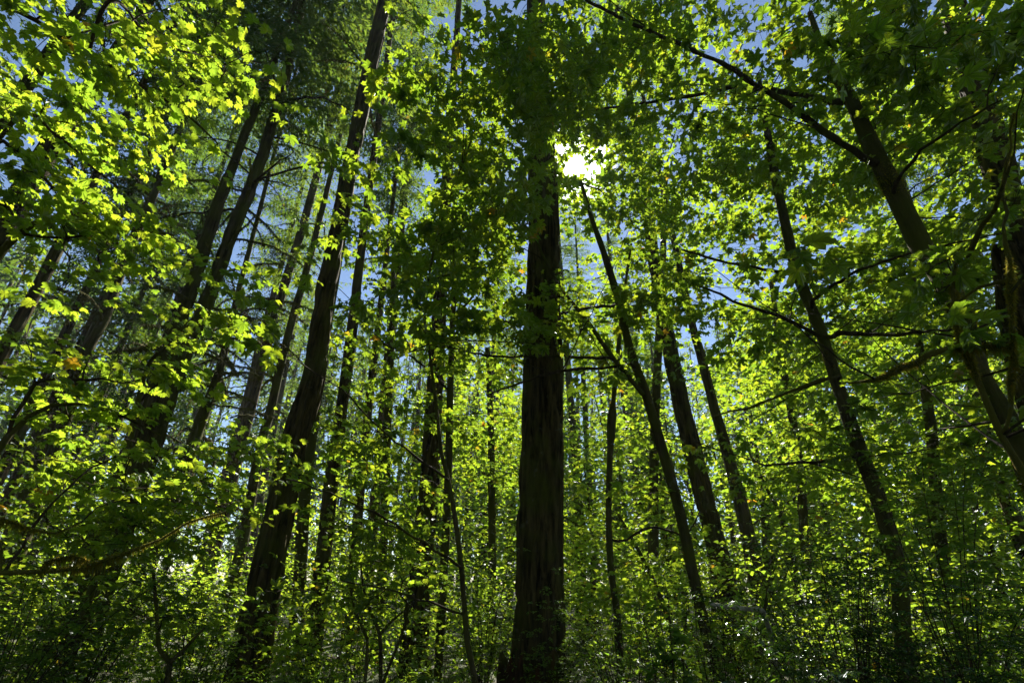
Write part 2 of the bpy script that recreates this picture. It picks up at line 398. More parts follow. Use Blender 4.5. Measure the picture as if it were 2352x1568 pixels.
# ------------------------------------------------------------------ stems from the picture's sight lines
def stem3d(pts, D, D1=None, ground=True, top=None, r_top=0.02):
    """pts: (px, py, width px), bottom to top, at horizontal distance D (-> D1 at the last point)"""
    P, Rr = [], []
    for i, (x, y, w_) in enumerate(pts):
        d = D if D1 is None else D + (D1 - D) * i / (len(pts) - 1)
        p, t_ = at(x, y, d); P.append(p); Rr.append(w_ / 2 * t_ / F)
    P = np.array(P); Rr = np.array(Rr)
    if ground:
        d = nrm(P[0] - P[1]); d = nrm(d * [.6, .6, 1]); gz_ = -0.15
        k = (gz_ - P[0][2]) / d[2] if d[2] < -0.2 else 0
        if k > 0.05:
            b = P[0] + d * k
            rb = Rr[0] * (1 + 0.03 * k)
            P = np.vstack([b, P]); Rr = np.concatenate([[rb * 1.15], Rr])
    if top is not None and top > P[-1][2]:
        d = nrm(P[-1] - P[-2]); d = nrm(d + np.array([0, 0, .6])); h = top - P[-1][2]; k = h / d[2]
        P = np.vstack([P, P[-1] + d * k * .5, P[-1] + d * k]); Rr = np.concatenate([Rr, [Rr[-1] * .5 + r_top * .5, r_top]])
    return P, Rr

# ------------------------------------------------------------------ conifers
def bough_points(rg, L, dens=1.0):
    """one fir bough along +X: a drooping axis, side twigs with flat needle sprays (triangles)"""
    V, Fc = [], []
    def axis(u): return np.stack([u * L, 0 * u, L * (0.10 * u - 0.34 * u ** 2)], -1)
    ns = int(26 * dens)
    tri = []
    for i in range(ns):
        u = 0.12 + 0.86 * (i + rg.uniform(0, 1)) / ns
        b = axis(np.array([u]))[0]; side = 1 if i % 2 else -1
        ang = R_(rg.uniform(45, 72)) * side; l = L * (0.36 * (1 - u) ** .8 + 0.07) * rg.uniform(.65, 1.25)
        dr = nrm(np.array([math.cos(ang), math.sin(ang), rg.uniform(-.5, -.1)]))
        nt_ = max(3, int(l / 0.06))
        for j in range(nt_):
            s = (j + .5) / nt_
            q = b + dr * l * s + np.array([0, 0, -.25 * l * s * s])
            a2 = R_(rg.uniform(30, 70)) * (1 if j % 2 else -1)
            dd = np.array([dr[0] * math.cos(a2) - dr[1] * math.sin(a2), dr[0] * math.sin(a2) + dr[1] * math.cos(a2), dr[2] - rg.uniform(0, .7)])
            dd = nrm(dd) * rg.uniform(.09, .19) * (1.1 - .4 * s)
            wv = nrm(np.cross(dd, rg.normal(0, .4, 3) + np.array([0, 0, 1.0]))) * rg.uniform(.028, .058)
            tri.append((q - wv, q + wv, q + dd + wv * .3)); 
        e = b + dr * l + np.array([0, 0, -.25 * l])
        wv = nrm(np.cross(dr, [0, 0, 1.0])) * .012
        tri.append((b - wv, b + wv, e))
    u = np.linspace(0, 1, 7); a = axis(u); wv = np.array([0, 1, 0.0])
    for i in range(6):
        w0, w1 = .022 * (1 - u[i]) + .006, .022 * (1 - u[i + 1]) + .006
        for n_ in (np.array([0, 1, 0.0]), np.array([0, 0, 1.0])):
            tri.append((a[i] - n_ * w0, a[i] + n_ * w0, a[i + 1] + n_ * w1)); tri.append((a[i] - n_ * w0, a[i + 1] + n_ * w1, a[i + 1] - n_ * w1))
    return np.array(tri)

BOUGH = [bough_points(rng_(500 + i), L_, 1.0) for i, L_ in enumerate((1.6, 2.0, 2.4, 2.8, 3.1, 2.2))]
def crown_mesh(name, seed, H, rmax, nb, low=0.5):
    """crown H metres tall, boughs longest low down"""
    rg = rng_(seed); mb = MB()
    for i in range(nb):
        s = (i // 6 + .5 + rg.normal(0, .13)) / (nb / 6); s = min(max(s, 0), .995)     # boughs stand in whorls
        z = H * s; Lb = rmax * ((1 - s) ** .75 * (low + (1 - low) * min(1, s / .25)) + .06) * rg.uniform(.6, 1.2)
        T = BOUGH[rg.integers(0, len(BOUGH))]; k = Lb / 2.4
        az = i * 2.399 + rg.normal(0, .4); el = rg.normal(-.05, .16) + .45 * s
        M = np.array(Euler((rg.normal(0, .2), -el, az)).to_matrix())
        v = (T.reshape(-1, 3) * k) @ M.T + [0, 0, z]
        # keep needle sprays the same size when a bough is short: thin it instead
        n = len(T); keep = rg.uniform(0, 1, n) < min(1, .45 + .5 * k)
        v = v.reshape(n, 3, 3)[keep]
        mb.add(v.reshape(-1, 3), np.arange(len(v) * 3).reshape(-1, 3), np.repeat(np.clip(rg.uniform(0, .9) * .5 + rg.uniform(0, .45, len(v)), 0, .95), 3))
    return mb.mesh(name, M_NEEDLE)
CROWNS = [crown_mesh("fir_crown", 900 + i, 24, (3.3, 2.8, 3.6, 3.0)[i], (94, 84, 100, 88)[i]) for i in range(4)]

def dead_branch_mesh(seed, mossy):
    rg = rng_(seed); u = np.linspace(0, 1, 9)
    s = rg.uniform(.2, .6); bend = rg.uniform(-.3, .3)
    pts = np.stack([u, bend * u * u, .28 * u - s * u * u + rg.normal(0, .012, 9)], 1)
    mb = MB(); rad = .013 * (1 - u) ** .8 + .004
    tube(mb, pts, rad, 5)
    for j in range(5):
        a = rg.uniform(.3, .9); p0 = np.array([np.interp(a, u, pts[:, i]) for i in range(3)])
        d = nrm(np.array([.7, rg.choice([-1, 1]) * rg.uniform(.4, 1), rg.uniform(-.7, .1)])) * rg.uniform(.1, .3)
        tube(mb, np.array([p0, p0 + d * .5, p0 + d + [0, 0, -.04]]), [.005, .004, .002], 4)
    if mossy:
        k = 420; s_ = rg.uniform(0, 1, k); c = np.stack([np.interp(s_, u, pts[:, i]) for i in range(3)], 1)
        d = rg.normal(0, 1, (k, 3)); d[:, 0] *= .3; d = nrm(d); b = c + d * .012
        tip = b + d * .018 + np.array([0, 0, -1]) * rg.uniform(.005, .05, k)[:, None]; w_ = nrm(np.cross(tip - b, rg.normal(0, 1, (k, 3)))) * .006
        mb.add(np.stack([b - w_, b + w_, tip], 1).reshape(-1, 3), np.arange(3 * k).reshape(-1, 3), .5)
    return mb.mesh("dead_branch", M_MOSSBR if mossy else M_TWIG)
DEADB = [dead_branch_mesh(700 + i, i < 4) for i in range(7)]

def conifer(name, label, pts, D, height, crown=None, crown_z=None, crown_r=1.0, bark=M_FIR, hi=False, dead=(), cat="tree", group="tall firs of the forest", D1=None, seed=1, twins=None, cvar=0):
    rg = rng_(seed)
    root = None; first = True
    for stem in ([pts] + (twins or [])):
        P, Rr = stem3d(stem, D, D1, top=height)
        if root is None:
            root = link(name, None, loc=Vector((P[0][0], P[0][1], 0))); root.empty_display_size = .2
            tag(root, label, cat, group)
        P2, R2 = smooth_path(P, Rr, .10 if hi else .5)
        # butt flare and knobbly stem
        zz = np.clip(P2[:, 2], 0, 3); R2 = R2 * (1 + .16 * np.exp(-zz / .5))
        P2[1:-1] += np.cumsum(rg.normal(0, .003, (len(P2) - 2, 3)), 0) * [1, 1, 0]
        if hi:
            cut = P2[:, 2] < 14
            hp, hr = P2[cut], R2[cut]
            mb = MB(); tube(mb, hp - np.array(root.location), hr, 64, furrow(.034, seed * 3.7))
            if (~cut).sum() > 1:
                up = np.where(~cut)[0]; up = np.concatenate([[up[0] - 1], up])
                tube(mb, P2[up] - np.array(root.location), R2[up], 20)
        else:
            mb = MB(); tube(mb, P2 - np.array(root.location), R2, 22, furrow(.012, seed * 3.7, .8))
        link("trunk", mb.mesh("trunk", bark, True), root)
        if crown is not None:
            z0 = crown_z; Hc = P2[-1][2] - z0
            c0 = np.array([np.interp(z0, P2[:, 2], P2[:, i]) for i in range(3)]); ax = nrm(P2[-1] - c0)
            o = link("crown", CROWNS[(crown + cvar) % 4], root)
            q = Vector((0, 0, 1)).rotation_difference(Vector(ax))
            o.matrix_local = Matrix.Translation(Vector(c0) - root.location) @ q.to_matrix().to_4x4() @ Matrix.Rotation(rg.uniform(0, 6.28), 4, 'Z') @ Matrix.Diagonal((crown_r, crown_r, Hc / 24, 1))
            o["kind"] = "stuff"
            cvar += 1
        if first:
            for (z0, z1, n, Lb, mossy) in dead:
                for i in range(n):
                    z = rg.uniform(z0, z1); c = np.array([np.interp(z, P2[:, 2], P2[:, i_]) for i_ in range(3)]); rr = np.interp(z, P2[:, 2], R2)
                    o = link("dead_branch", DEADB[int(rg.integers(0, 4) if mossy else rg.integers(4, 7))], root)
                    az = rg.uniform(0, 6.28); l = Lb * rg.uniform(.5, 1.25)
                    o.matrix_local = Matrix.Translation(Vector(c + np.array([math.cos(az), math.sin(az), 0]) * rr * .7) - root.location) @ Matrix.Rotation(az, 4, 'Z') @ Matrix.Rotation(rg.normal(0, .2), 4, 'Y') @ Matrix.Diagonal((l, l, l, 1))
        first = False
    return root

conifer("fir_tree", "massive straight fir trunk with deep furrowed bark standing below the sun", [(1239, 1560, 120), (1242, 1200, 98), (1245, 850, 84), (1246, 650, 71), (1246, 460, 64), (1230, 60, 46)], 8.6, 42, 0, 26, .9, hi=True, seed=1)
conifer("fir_tree", "thick dark leaning fir trunk rooted beside the grey pair of trunks", [(568, 1546, 84), (610, 1346, 71), (644, 1190, 61), (686, 990, 55), (725, 856, 46), (746, 690, 40), (766, 590, 35), (795, 440, 33), (850, 167, 31), (879, 33, 30)], 9.0, 40, 1, 21, .95, hi=True, seed=2, dead=((12, 16, 6, 1.6, True),))
conifer("fir_tree", "twin stemmed fir with lichen spotted bark forking above its broad base",
        [(190, 1400, 90), (268, 1200, 74), (338, 1020, 58), (376, 930, 40), (406, 856, 32), (440, 770, 31), (473, 690, 30), (537, 523, 26), (585, 400, 24), (640, 230, 21), (692, 0, 17)], 11.0, 38, 2, 11.5, 1.0, bark=M_FIRM, hi=True, seed=3, dead=((4.5, 11, 26, 1.3, True), (9, 13, 10, 2.0, False)),
        twins=[[(310, 1050, 40), (345, 940, 34), (373, 856, 32), (428, 690, 29), (480, 523, 26), (520, 410, 22), (552, 330, 17)]], cvar=0)
conifer("fir_tree", "slim mossy fir with rows of curved dead branches beside the twin fir", [(277, 1496, 34), (335, 1316, 29), (400, 1140, 28), (466, 956, 25), (503, 856, 19), (527, 756, 15), (560, 620, 11)], 16.5, 30, 3, 13, .7, bark=M_FIRM, seed=4, dead=((3.0, 10, 40, 2.2, True),))
conifer("fir_tree", "slender knobbly fir just beside the thick dark leaning fir", [(500, 1490, 30), (534, 1346, 27), (564, 1213, 24), (594, 1046, 21), (625, 930, 19), (642, 856, 18), (676, 723, 17), (705, 623, 15), (757, 420, 11)], 17, 32, 0, 17, .8, bark=M_FIRM, seed=5, dead=((4, 14, 22, 1.5, True),))
conifer("fir_tree", "mossy crooked fir behind the bright upper maple spray", [(150, 960, 23), (205, 790, 21), (238, 735, 20), (277, 623, 19), (300, 560, 18), (340, 480, 16), (395, 345, 12)], 15, 30, 1, 12.5, .8, bark=M_FIRM, seed=6, dead=((5, 12, 20, 1.6, True),))
conifer("fir_tree", "straight dark fir near the picture's left edge, below the bright maple spray", [(0, 830, 27), (57, 723, 25), (93, 656, 24), (135, 573, 24), (160, 523, 23), (240, 370, 17)], 14, 34, 2, 13, .8, bark=M_FIR, seed=7, dead=((5, 11, 10, 1.5, True),))
conifer("fir_tree", "reddish barked fir crossing the top corner behind the maple leaves", [(-50, 620, 55), (20, 505, 50), (128, 328, 42), (212, 205, 32), (292, 82, 24)], 12.5, 36, 3, 17, .9, bark=M_FIR, seed=8, dead=((9, 16, 8, 1.6, True),))
conifer("fir_tree", "dark mossy fir cut off by the upper left border", [(-100, 460, 50), (0, 280, 32), (50, 215, 27)], 13, 34, 1, 16, .85, bark=M_FIRM, seed=9)
conifer("fir_tree", "mossy trunk with sunlit edge low beside the lower left border", [(20, 1250, 34), (64, 1130, 34), (106, 1030, 32), (140, 950, 30)], 19, 32, 2, 11, .8, bark=M_FIRM, seed=10, dead=((3, 10, 14, 1.2, True),))
conifer("fir_tree", "thin moss edged trunk between the two lower left firs", [(120, 1160, 16), (150, 1090, 17), (190, 1010, 16), (215, 950, 15)], 24, 30, 3, 12, .7, bark=M_FIRM, seed=11, dead=((3, 10, 10, 1.2, True),))
conifer("fir_tree", "thin shaded trunk at the lower left border with mossy snags", [(-20, 1130, 26), (18, 1050, 24), (60, 960, 22)], 20, 30, 0, 11, .7, bark=M_FIR, seed=12, dead=((3, 10, 12, 1.2, True),))
conifer("fir_tree", "pale slanting trunk behind the lower left bright maple spray", [(200, 1130, 14), (240, 1040, 14), (275, 960, 13)], 27, 30, 1, 11, .7, bark=M_FIRM, seed=13)
conifer("fir_tree", "hazy far trunk between slim mossy fir and slender knobbly fir", [(545, 1000, 20), (575, 890, 19), (598, 790, 17), (625, 690, 14)], 27, 32, 2, 13, .8, bark=M_FIR, seed=14, dead=((5, 13, 16, 1.8, False),))
conifer("fir_tree", "grey lichened trunk, paler of the pair beside the thick dark fir", [(667, 1546, 33), (687, 1380, 29), (699, 1146, 26), (724, 940, 22), (760, 700, 18)], 14.5, 34, 3, 19, .8, bark=M_FIRM, seed=15)
conifer("fir_tree", "black trunk, darker of the pair beside the thick dark fir", [(708, 1560, 42), (734, 1346, 36), (756, 1146, 32), (786, 930, 27), (815, 700, 22), (830, 560, 19)], 12.5, 36, 0, 20, .8, bark=M_FIR, seed=16)
conifer("fir_tree", "broad dark fir with fluted base beside the slim mossy maple stem", [(952, 1513, 60), (966, 1313, 48), (987, 1096, 42), (1003, 850, 34), (1020, 600, 27), (1044, 183, 17)], 12, 38, 1, 21, .8, bark=M_FIR, seed=17, hi=True, dead=((14, 18, 8, 1.3, False),))
conifer("fir_tree", "small trunk in the thicket beneath the black trunk of the pair", [(786, 1560, 26), (800, 1440, 25), (812, 1300, 24), (830, 1100, 20), (850, 900, 18)], 17, 30, 2, 15, .7, bark=M_FIR, seed=18)
conifer("fir_tree", "dark fir trunk leaning behind the slanting maple stem", [(1646, 1255, 42), (1602, 1075, 40), (1566, 920, 35), (1537, 780, 31), (1500, 560, 24)], 14, 36, 3, 22, .7, bark=M_FIR, seed=19, hi=True)
conifer("fir_tree", "smaller dark trunk with a broken knob standing among maple foliage", [(1724, 1260, 34), (1700, 1150, 29), (1640, 935, 22), (1610, 815, 20), (1575, 680, 16)], 16, 32, 1, 20, .7, bark=M_FIR, seed=20)
conifer("fir_tree", "huge rough dark trunk cut off by the right border behind the mossy maple", [(2500, 1240, 110), (2400, 900, 92), (2362, 760, 84), (2330, 590, 72), (2290, 360, 56)], 9.5, 40, 0, 22, .9, bark=M_FIR, seed=21, hi=True)
conifer("fir_tree", "short visible trunk with a snag in the gap below the mossy limb", [(2290, 1080, 26), (2264, 1005, 25), (2236, 905, 23), (2200, 790, 20)], 20, 30, 2, 14, .7, bark=M_FIR, seed=22, dead=((4, 12, 12, 1.6, True),))
conifer("fir_tree", "far trunk with moss rags seen just beside the massive fir", [(1332, 1300, 22), (1328, 1146, 20), (1318, 980, 18), (1308, 880, 15)], 28, 32, 3, 15, .7, bark=M_FIRM, seed=23, dead=((4, 13, 14, 1.6, True),))
conifer("fir_tree", "slim far trunk behind the thin mossy maple pole", [(1362, 1260, 15), (1357, 1150, 15), (1345, 960, 13)], 31, 30, 0, 14, .7, bark=M_FIR, seed=24, dead=((4, 12, 10, 1.4, False),))
conifer("fir_tree", "far dark trunk between the maple pole and the slanting maple", [(1475, 1240, 20), (1464, 1140, 18), (1440, 960, 16), (1425, 830, 13)], 28, 31, 1, 15, .7, bark=M_FIR, seed=25, dead=((4, 13, 14, 1.5, False),))
conifer("fir_tree", "far straight trunk in the sky gap beside the broad dark fir", [(1122, 1260, 17), (1124, 1130, 16), (1128, 980, 14), (1132, 840, 12)], 30, 32, 2, 14, .7, bark=M_FIR, seed=26, dead=((4, 14, 18, 1.9, False),))
conifer("fir_tree", "tall fir with sunlit hanging boughs behind the thick dark fir's top", [(860, 1180, 24), (890, 850, 22), (925, 480, 18), (955, 200, 14)], 19, 40, 0, 9, 1.0, bark=M_FIR, seed=27)
conifer("fir_tree", "tall dense fir filling the sky above the twin fir", [(560, 1000, 22), (640, 700, 20), (715, 450, 17), (790, 150, 13)], 21, 42, 1, 10, 1.1, bark=M_FIR, seed=28)
conifer("fir_tree", "bushy fir standing under the open blue sky gap", [(600, 1130, 18), (640, 920, 16), (672, 760, 14)], 30, 27, 3, 5, 1.1, bark=M_FIR, seed=29)
conifer("fir_tree", "feathery fir beside the mossy crooked fir", [(300, 1000, 18), (380, 780, 17), (450, 560, 14)], 23, 32, 2, 7, 1.1, bark=M_FIR, seed=30)
conifer("fir_tree", "bushy fir with bright hanging sprays near the left border", [(60, 1050, 18), (150, 860, 17), (220, 720, 15)], 22, 30, 1, 4, 1.1, bark=M_FIR, seed=31)

# ------------------------------------------------------------------ broadleaf trees
def broadleaf(name, label, stems, limbs, zones, kind="big", group=None, cat="tree", bark=M_MAPLE, mat=None, seed=1, moss=None, singles=300, facing=1.25, whips=0, flat=.16, tilt=18, tip_twigs=True, stem_hi=False):
    """stems/limbs: (sight-line points with widths, D, D1); zones: (cx, cy, rx, ry, D0, D1, leaf area index, leaves, radius, leaf size)"""
    rg = rng_(seed); mat = mat or LMAT[kind]
    root = None; nodes = []; nrad = []; mossy_paths = []
    for k, (pts, D, D1) in enumerate(stems):
        P, Rr = stem3d(pts, D, D1, ground=(k == 0))
        if root is None:
            root = link(name, None, loc=Vector((P[0][0], P[0][1], 0))); root.empty_display_size = .2
            tag(root, label, cat, group)
        P2, R2 = smooth_path(P, Rr, .12)
        R2 = R2 * (1 + (.45 if bark is M_MOSSBR else .12) * np.array([mnoise.noise(Vector((i_ * .35, seed, k))) for i_ in range(len(P2))]))
        mb = MB(); big = R2.max() > .06
        tube(mb, P2 - np.array(root.location), R2, 20 if big else 8, furrow(.006, seed, 1.2) if big else None)
        link("trunk" if k == 0 else "limb", mb.mesh("trunk", bark, True), root)
        nodes += [p for p in P2 if p[2] > .5]; nrad += [r for p, r in zip(P2, R2) if p[2] > .5]
        if moss and k in moss[0]: mossy_paths.append((P2, R2))
    for k, (pts, D, D1) in enumerate(limbs):
        P, Rr = stem3d(pts, D, D1, ground=False)
        if nodes:                                  # spring from the wood already there
            a = np.array(nodes); i = np.argmin(((a - P[0]) ** 2).sum(1)); P = np.vstack([a[i], P]); Rr = np.concatenate([[Rr[0] * 1.05], Rr])
        P2, R2 = smooth_path(P, Rr, .12)
        P2[1:-1] += rg.normal(0, .009, (len(P2) - 2, 3)); R2 = R2 * rg.uniform(.8, 1.2, len(R2))
        mb = MB(); tube(mb, P2 - np.array(root.location), R2, 8)
        link("limb", mb.mesh("limb", M_MOSSBR if (moss and k in moss[1]) else M_TWIG, True), root)
        nodes += list(P2); nrad += list(R2)
        if moss and k in moss[1]: mossy_paths.append((P2, R2))
    for k in range(whips):                         # long bare twigs crossing the gaps
        big_ = [i for i in range(len(nodes)) if nodes[i][2] > 2.2 and nrad[i] > .012]
        i = big_[int(rg.integers(0, len(big_)))]; a = rg.uniform(0, 6.283); l = rg.uniform(1.3, 3.4); u = np.linspace(0, 1, 12)[:, None]
        d = np.array([math.cos(a), math.sin(a) * .7, rg.uniform(-.1, .75)]); b = rg.normal(0, .22, 3)
        pth = nodes[i] + d * l * u + b * l * u * u * .6 + np.cumsum(rg.normal(0, .012, (12, 3)), 0)
        if np.linalg.norm(pth - CAM_P, axis=1).min() < 2.5: continue
        mb = MB(); tube(mb, pth - np.array(root.location), .0085 * (1 - u[:, 0]) + .0025, 5)
        for t_ in range(3):
            j = int(rg.integers(3, 10)); e = pth[j] + nrm(d + rg.normal(0, .7, 3)) * rg.uniform(.3, .9)
            tube(mb, np.array([pth[j], (pth[j] + e) / 2 + rg.normal(0, .03, 3), e]) - np.array(root.location), [.005, .0035, .002], 4)
        link("limb", mb.mesh("limb", M_TWIG, True), root)
    C = []; Z = []
    for zi, (cx, cy, rx, ry, D0, D1, lai, nl, rad, size) in enumerate(zones):
        tm = at(cx, cy, (D0 + D1) / 2)[1]
        n = max(2, round(lai * DENS[kind] * math.pi * rx * ry * (tm / F) ** 2 / (nl * LEAF_AREA[kind] * size * size * .9)))
        i = 0
        while i < n:                               # sprays hang in level tiers of two to five along a bough
            a = rg.uniform(0, 6.283); rr = math.sqrt(rg.uniform(0, 1)); D = rg.uniform(D0, D1)
            c, _ = at(cx + rx * rr * math.cos(a), cy + ry * rr * math.sin(a), D)
            b = rg.uniform(0, 6.283); k = int(rg.integers(2, 6))
            for j in range(k):
                q = c + np.array([math.cos(b), math.sin(b), rg.uniform(-.25, .1)]) * (j - k / 2) * rad * .95 + rg.normal(0, .10 * rad, 3)
                i += 1
                if q[2] > .25: C.append(q); Z.append((nl, rad, size))
    sprays = []
    if C:
        C = np.array(C); NA = np.array(nodes); NR = np.array(nrad)
        d0 = np.sqrt(((C[:, None] - NA[None]) ** 2).sum(-1)).min(1)
        mb = MB(); org = np.array(root.location)
        for i in np.argsort(d0):
            c = C[i]; d = np.sqrt(((NA - c) ** 2).sum(1)) + .25 * np.maximum(0, NA[:, 2] - c[2])
            j = int(np.argmin(d)); q = NA[j]; Ld = np.linalg.norm(c - q)
            u = np.linspace(0, 1, max(4, int(Ld / .3)))[:, None]
            pth = q + (c - q) * u + np.array([0, 0, 1.0]) * (.12 * Ld * u * (1 - u)) + rg.normal(0, .02, (len(u), 3)) * u * (1 - u) * 4
            rb = min(NR[j] * .7, .006 + .006 * Ld); rd = rb * (1 - u[:, 0]) + .0028
            tube(mb, pth - org, rd, 4)
            NA = np.vstack([NA, pth[1:]]); NR = np.concatenate([NR, rd[1:]])
            nl, rad, size = Z[i]
            sprays.append(spray(rg, c, rad, max(3, int(rg.normal(nl, nl * .25))), size, facing=facing, flat=flat, tilt=tilt))
            if tip_twigs:
                for t_ in range(3):
                    e = c + rg.normal(0, rad * .5, 3) * [1, 1, .3]
                    tube(mb, np.array([c, (c + e) / 2 + [0, 0, .02], e]) - org, [.003, .0025, .0015], 3)
        link("twigs", mb.mesh("twigs", M_TWIG, True), root)["kind"] = "stuff"
        emit_leaves(root, kind, sprays, rg, mat, singles)
    if mossy_paths: moss_on(root, mossy_paths, moss[2], rg, *(moss[3:]))
    return root

BG = "big leaved maples"; VG = "vine maples"
# the mossy maple on the right and its long limbs
broadleaf("maple_tree", "leaning big leaf maple with moss furred trunk and long dark limbs", 
    [([(2450, 1300, 44), (2347, 1060, 38), (2313, 956, 36), (2255, 860, 34), (2222, 756, 37), (2166, 640, 44), (2111, 556, 43), (2050, 430, 40), (2000, 333, 36), (1956, 233, 28), (1896, 130, 18), (1860, 30, 11)], 6.2, 6.6)],
    [([(2002, 372, 16), (1918, 317, 14), (1868, 283, 14), (1801, 233, 13), (1735, 197, 12), (1685, 160, 11), (1618, 127, 10), (1451, 53, 8), (1344, 0, 6)], 6.3, 5.4),
     ([(1935, 237, 14), (1835, 217, 12), (1700, 200, 9), (1568, 223, 8), (1368, 253, 6), (1117, 273, 4)], 6.5, 7.5),
     ([(2202, 793, 16), (2135, 817, 15), (2068, 847, 12), (2002, 873, 9), (1950, 880, 5)], 6.1, 5.6),
     ([(2195, 655, 13), (2222, 590, 12), (2262, 520, 11), (2300, 440, 8), (2330, 350, 5)], 6.0, 5.0),
     ([(2052, 440, 9), (2090, 370, 8), (2180, 300, 6), (2300, 230, 4)], 6.3, 5.5)],
    [(2250, 130, 120, 150, 3.3, 4.4, 1.1, 10, .4, .108), (1840, 570, 60, 20, 3.8, 4.1, 1.0, 5, .22, .12), (2130, 150, 240, 180, 5.6, 8.0, 4.0, 15, .42, .108), (1700, 110, 330, 140, 5.0, 7.5, 2.6, 14, .42, .104), (2260, 430, 120, 220, 6.5, 8.0, 2.6, 12, .36, .100),
     (1380, 140, 220, 150, 5.4, 7.5, 3.2, 14, .40, .104), (2200, 650, 150, 120, 5.2, 6.0, 0.5, 8, .3, .104), (1880, 330, 230, 140, 6, 8, 0.8, 13, .4, .100)],
    group=BG, seed=31, whips=12, moss=((0,), (2, 3), 3000, .028, .2))
broadleaf("maple_tree", "thin mossy double stem with rags of moss beside the right border",
    [([(2420, 1250, 20), (2352, 1090, 18), (2300, 1000, 15), (2240, 860, 12), (2195, 745, 10), (2190, 640, 7), (2205, 560, 5)], 5.4, 5.2)],
    [([(2310, 980, 8), (2326, 800, 9), (2318, 640, 9), (2308, 520, 7), (2312, 380, 6), (2330, 260, 4)], 5.3, 5.2),
     ([(2326, 800, 8), (2260, 790, 6), (2180, 800, 4)], 5.3, 5.2), ([(2318, 640, 8), (2250, 660, 7), (2190, 700, 5)], 5.3, 5.2)],
    [(2270, 640, 90, 160, 4.6, 5.4, 0.5, 8, .3, .100), (2230, 1000, 140, 200, 5.5, 7.5, 0.8, 12, .4, .10)],
    group=BG, seed=32, whips=8, bark=M_MOSSBR, moss=((0,), (0, 1, 2), 3600, .028, .5))
broadleaf("maple_tree", "tall curved maple stem with side limbs among the brightest leaves",
    [([(2075, 1480, 36), (2066, 1330, 35), (2040, 1215, 34), (2012, 1130, 33), (1968, 1016, 31), (1926, 890, 27), (1883, 756, 24), (1830, 620, 23), (1790, 450, 20), (1762, 300, 14), (1742, 170, 9)], 8.2, 8.6)],
    [([(1875, 770, 10), (1811, 736, 9), (1748, 713, 8), (1685, 690, 6), (1568, 640, 4)], 8.3, 7.6),
     ([(1825, 633, 9), (1768, 620, 8), (1655, 600, 6), (1568, 573, 4)], 8.4, 8.0),
     ([(1902, 773, 11), (1952, 765, 10), (2068, 767, 8), (2202, 750, 5)], 8.2, 7.2),
     ([(1868, 690, 9), (1918, 653, 8), (2002, 610, 7), (2168, 566, 5), (2302, 536, 4)], 8.2, 6.6),
     ([(1930, 863, 9), (1835, 890, 8), (1768, 920, 6), (1701, 940, 5), (1635, 957, 4)], 8.2, 8.0),
     ([(1985, 1040, 9), (1880, 1060, 7), (1760, 1068, 5)], 8.2, 7.6)],
    [(1740, 590, 320, 250, 8.6, 10.6, 2.0, 15, .46, .108), (2080, 760, 200, 210, 7.5, 10.5, 1.3, 14, .45, .104), (1900, 1000, 300, 130, 7.5, 10, 1.3, 14, .42, .10), (1800, 320, 280, 150, 8.5, 10.5, 2.4, 14, .45, .104)],
    group=BG, seed=33, whips=14, flat=.08, tilt=11, moss=((0,), (4,), 900, .022, .3))
broadleaf("maple_tree", "slanting maple with a forked side stem rising to the sun",
    [([(1652, 1568, 26), (1618, 1440, 26), (1592, 1320, 25), (1560, 1170, 24), (1524, 1043, 23), (1484, 906, 21), (1448, 806, 19), (1418, 682, 17), (1384, 572, 14), (1362, 510, 11), (1335, 420, 8)], 8.0, 8.6),
     ([(1478, 907, 12), (1401, 813, 11), (1351, 740, 10), (1284, 656, 8), (1241, 573, 6), (1221, 510, 4)], 8.0, 7.4)],
    [([(1448, 840, 8), (1370, 846, 7), (1284, 853, 7), (1201, 877, 5), (1117, 907, 4)], 8.2, 7.2), ([(1414, 701, 7), (1318, 713, 6), (1234, 733, 5), (1084, 743, 3)], 8.2, 7.4),
     ([(1404, 823, 6), (1278, 817, 6), (1201, 820, 5), (1117, 817, 5), (1027, 797, 4), (917, 810, 3)], 7.8, 7.2)],
    [(1450, 640, 130, 260, 7.2, 11, 1.2, 14, .42, .104), (1330, 760, 90, 180, 7.0, 8.2, 0.7, 9, .34, .108), (1110, 640, 170, 220, 6.8, 9, 2.6, 14, .42, .104), (1410, 1000, 110, 180, 8, 11, 1.0, 12, .4, .10)],
    group=BG, seed=34, whips=10, moss=((0,), (), 160, .022, .5))
broadleaf("maple_tree", "slim mossy maple stem beside the broad dark fir's base",
    [([(1007, 1530, 21), (1017, 1346, 20), (1029, 1113, 18), (1034, 900, 15), (1042, 700, 12), (1060, 520, 8), (1080, 380, 5)], 10, 10)],
    [([(1034, 900, 6), (960, 830, 5), (880, 790, 4)], 10, 9.2), ([(1040, 740, 6), (1110, 650, 5), (1170, 590, 3)], 10, 9.4)],
    [(880, 900, 170, 200, 8.5, 11.5, 1.6, 14, .42, .104), (1110, 960, 90, 180, 9, 12, 1.2, 13, .4, .10)],
    group=BG, seed=35, whips=6, moss=((0,), (), 160, .022, .5))
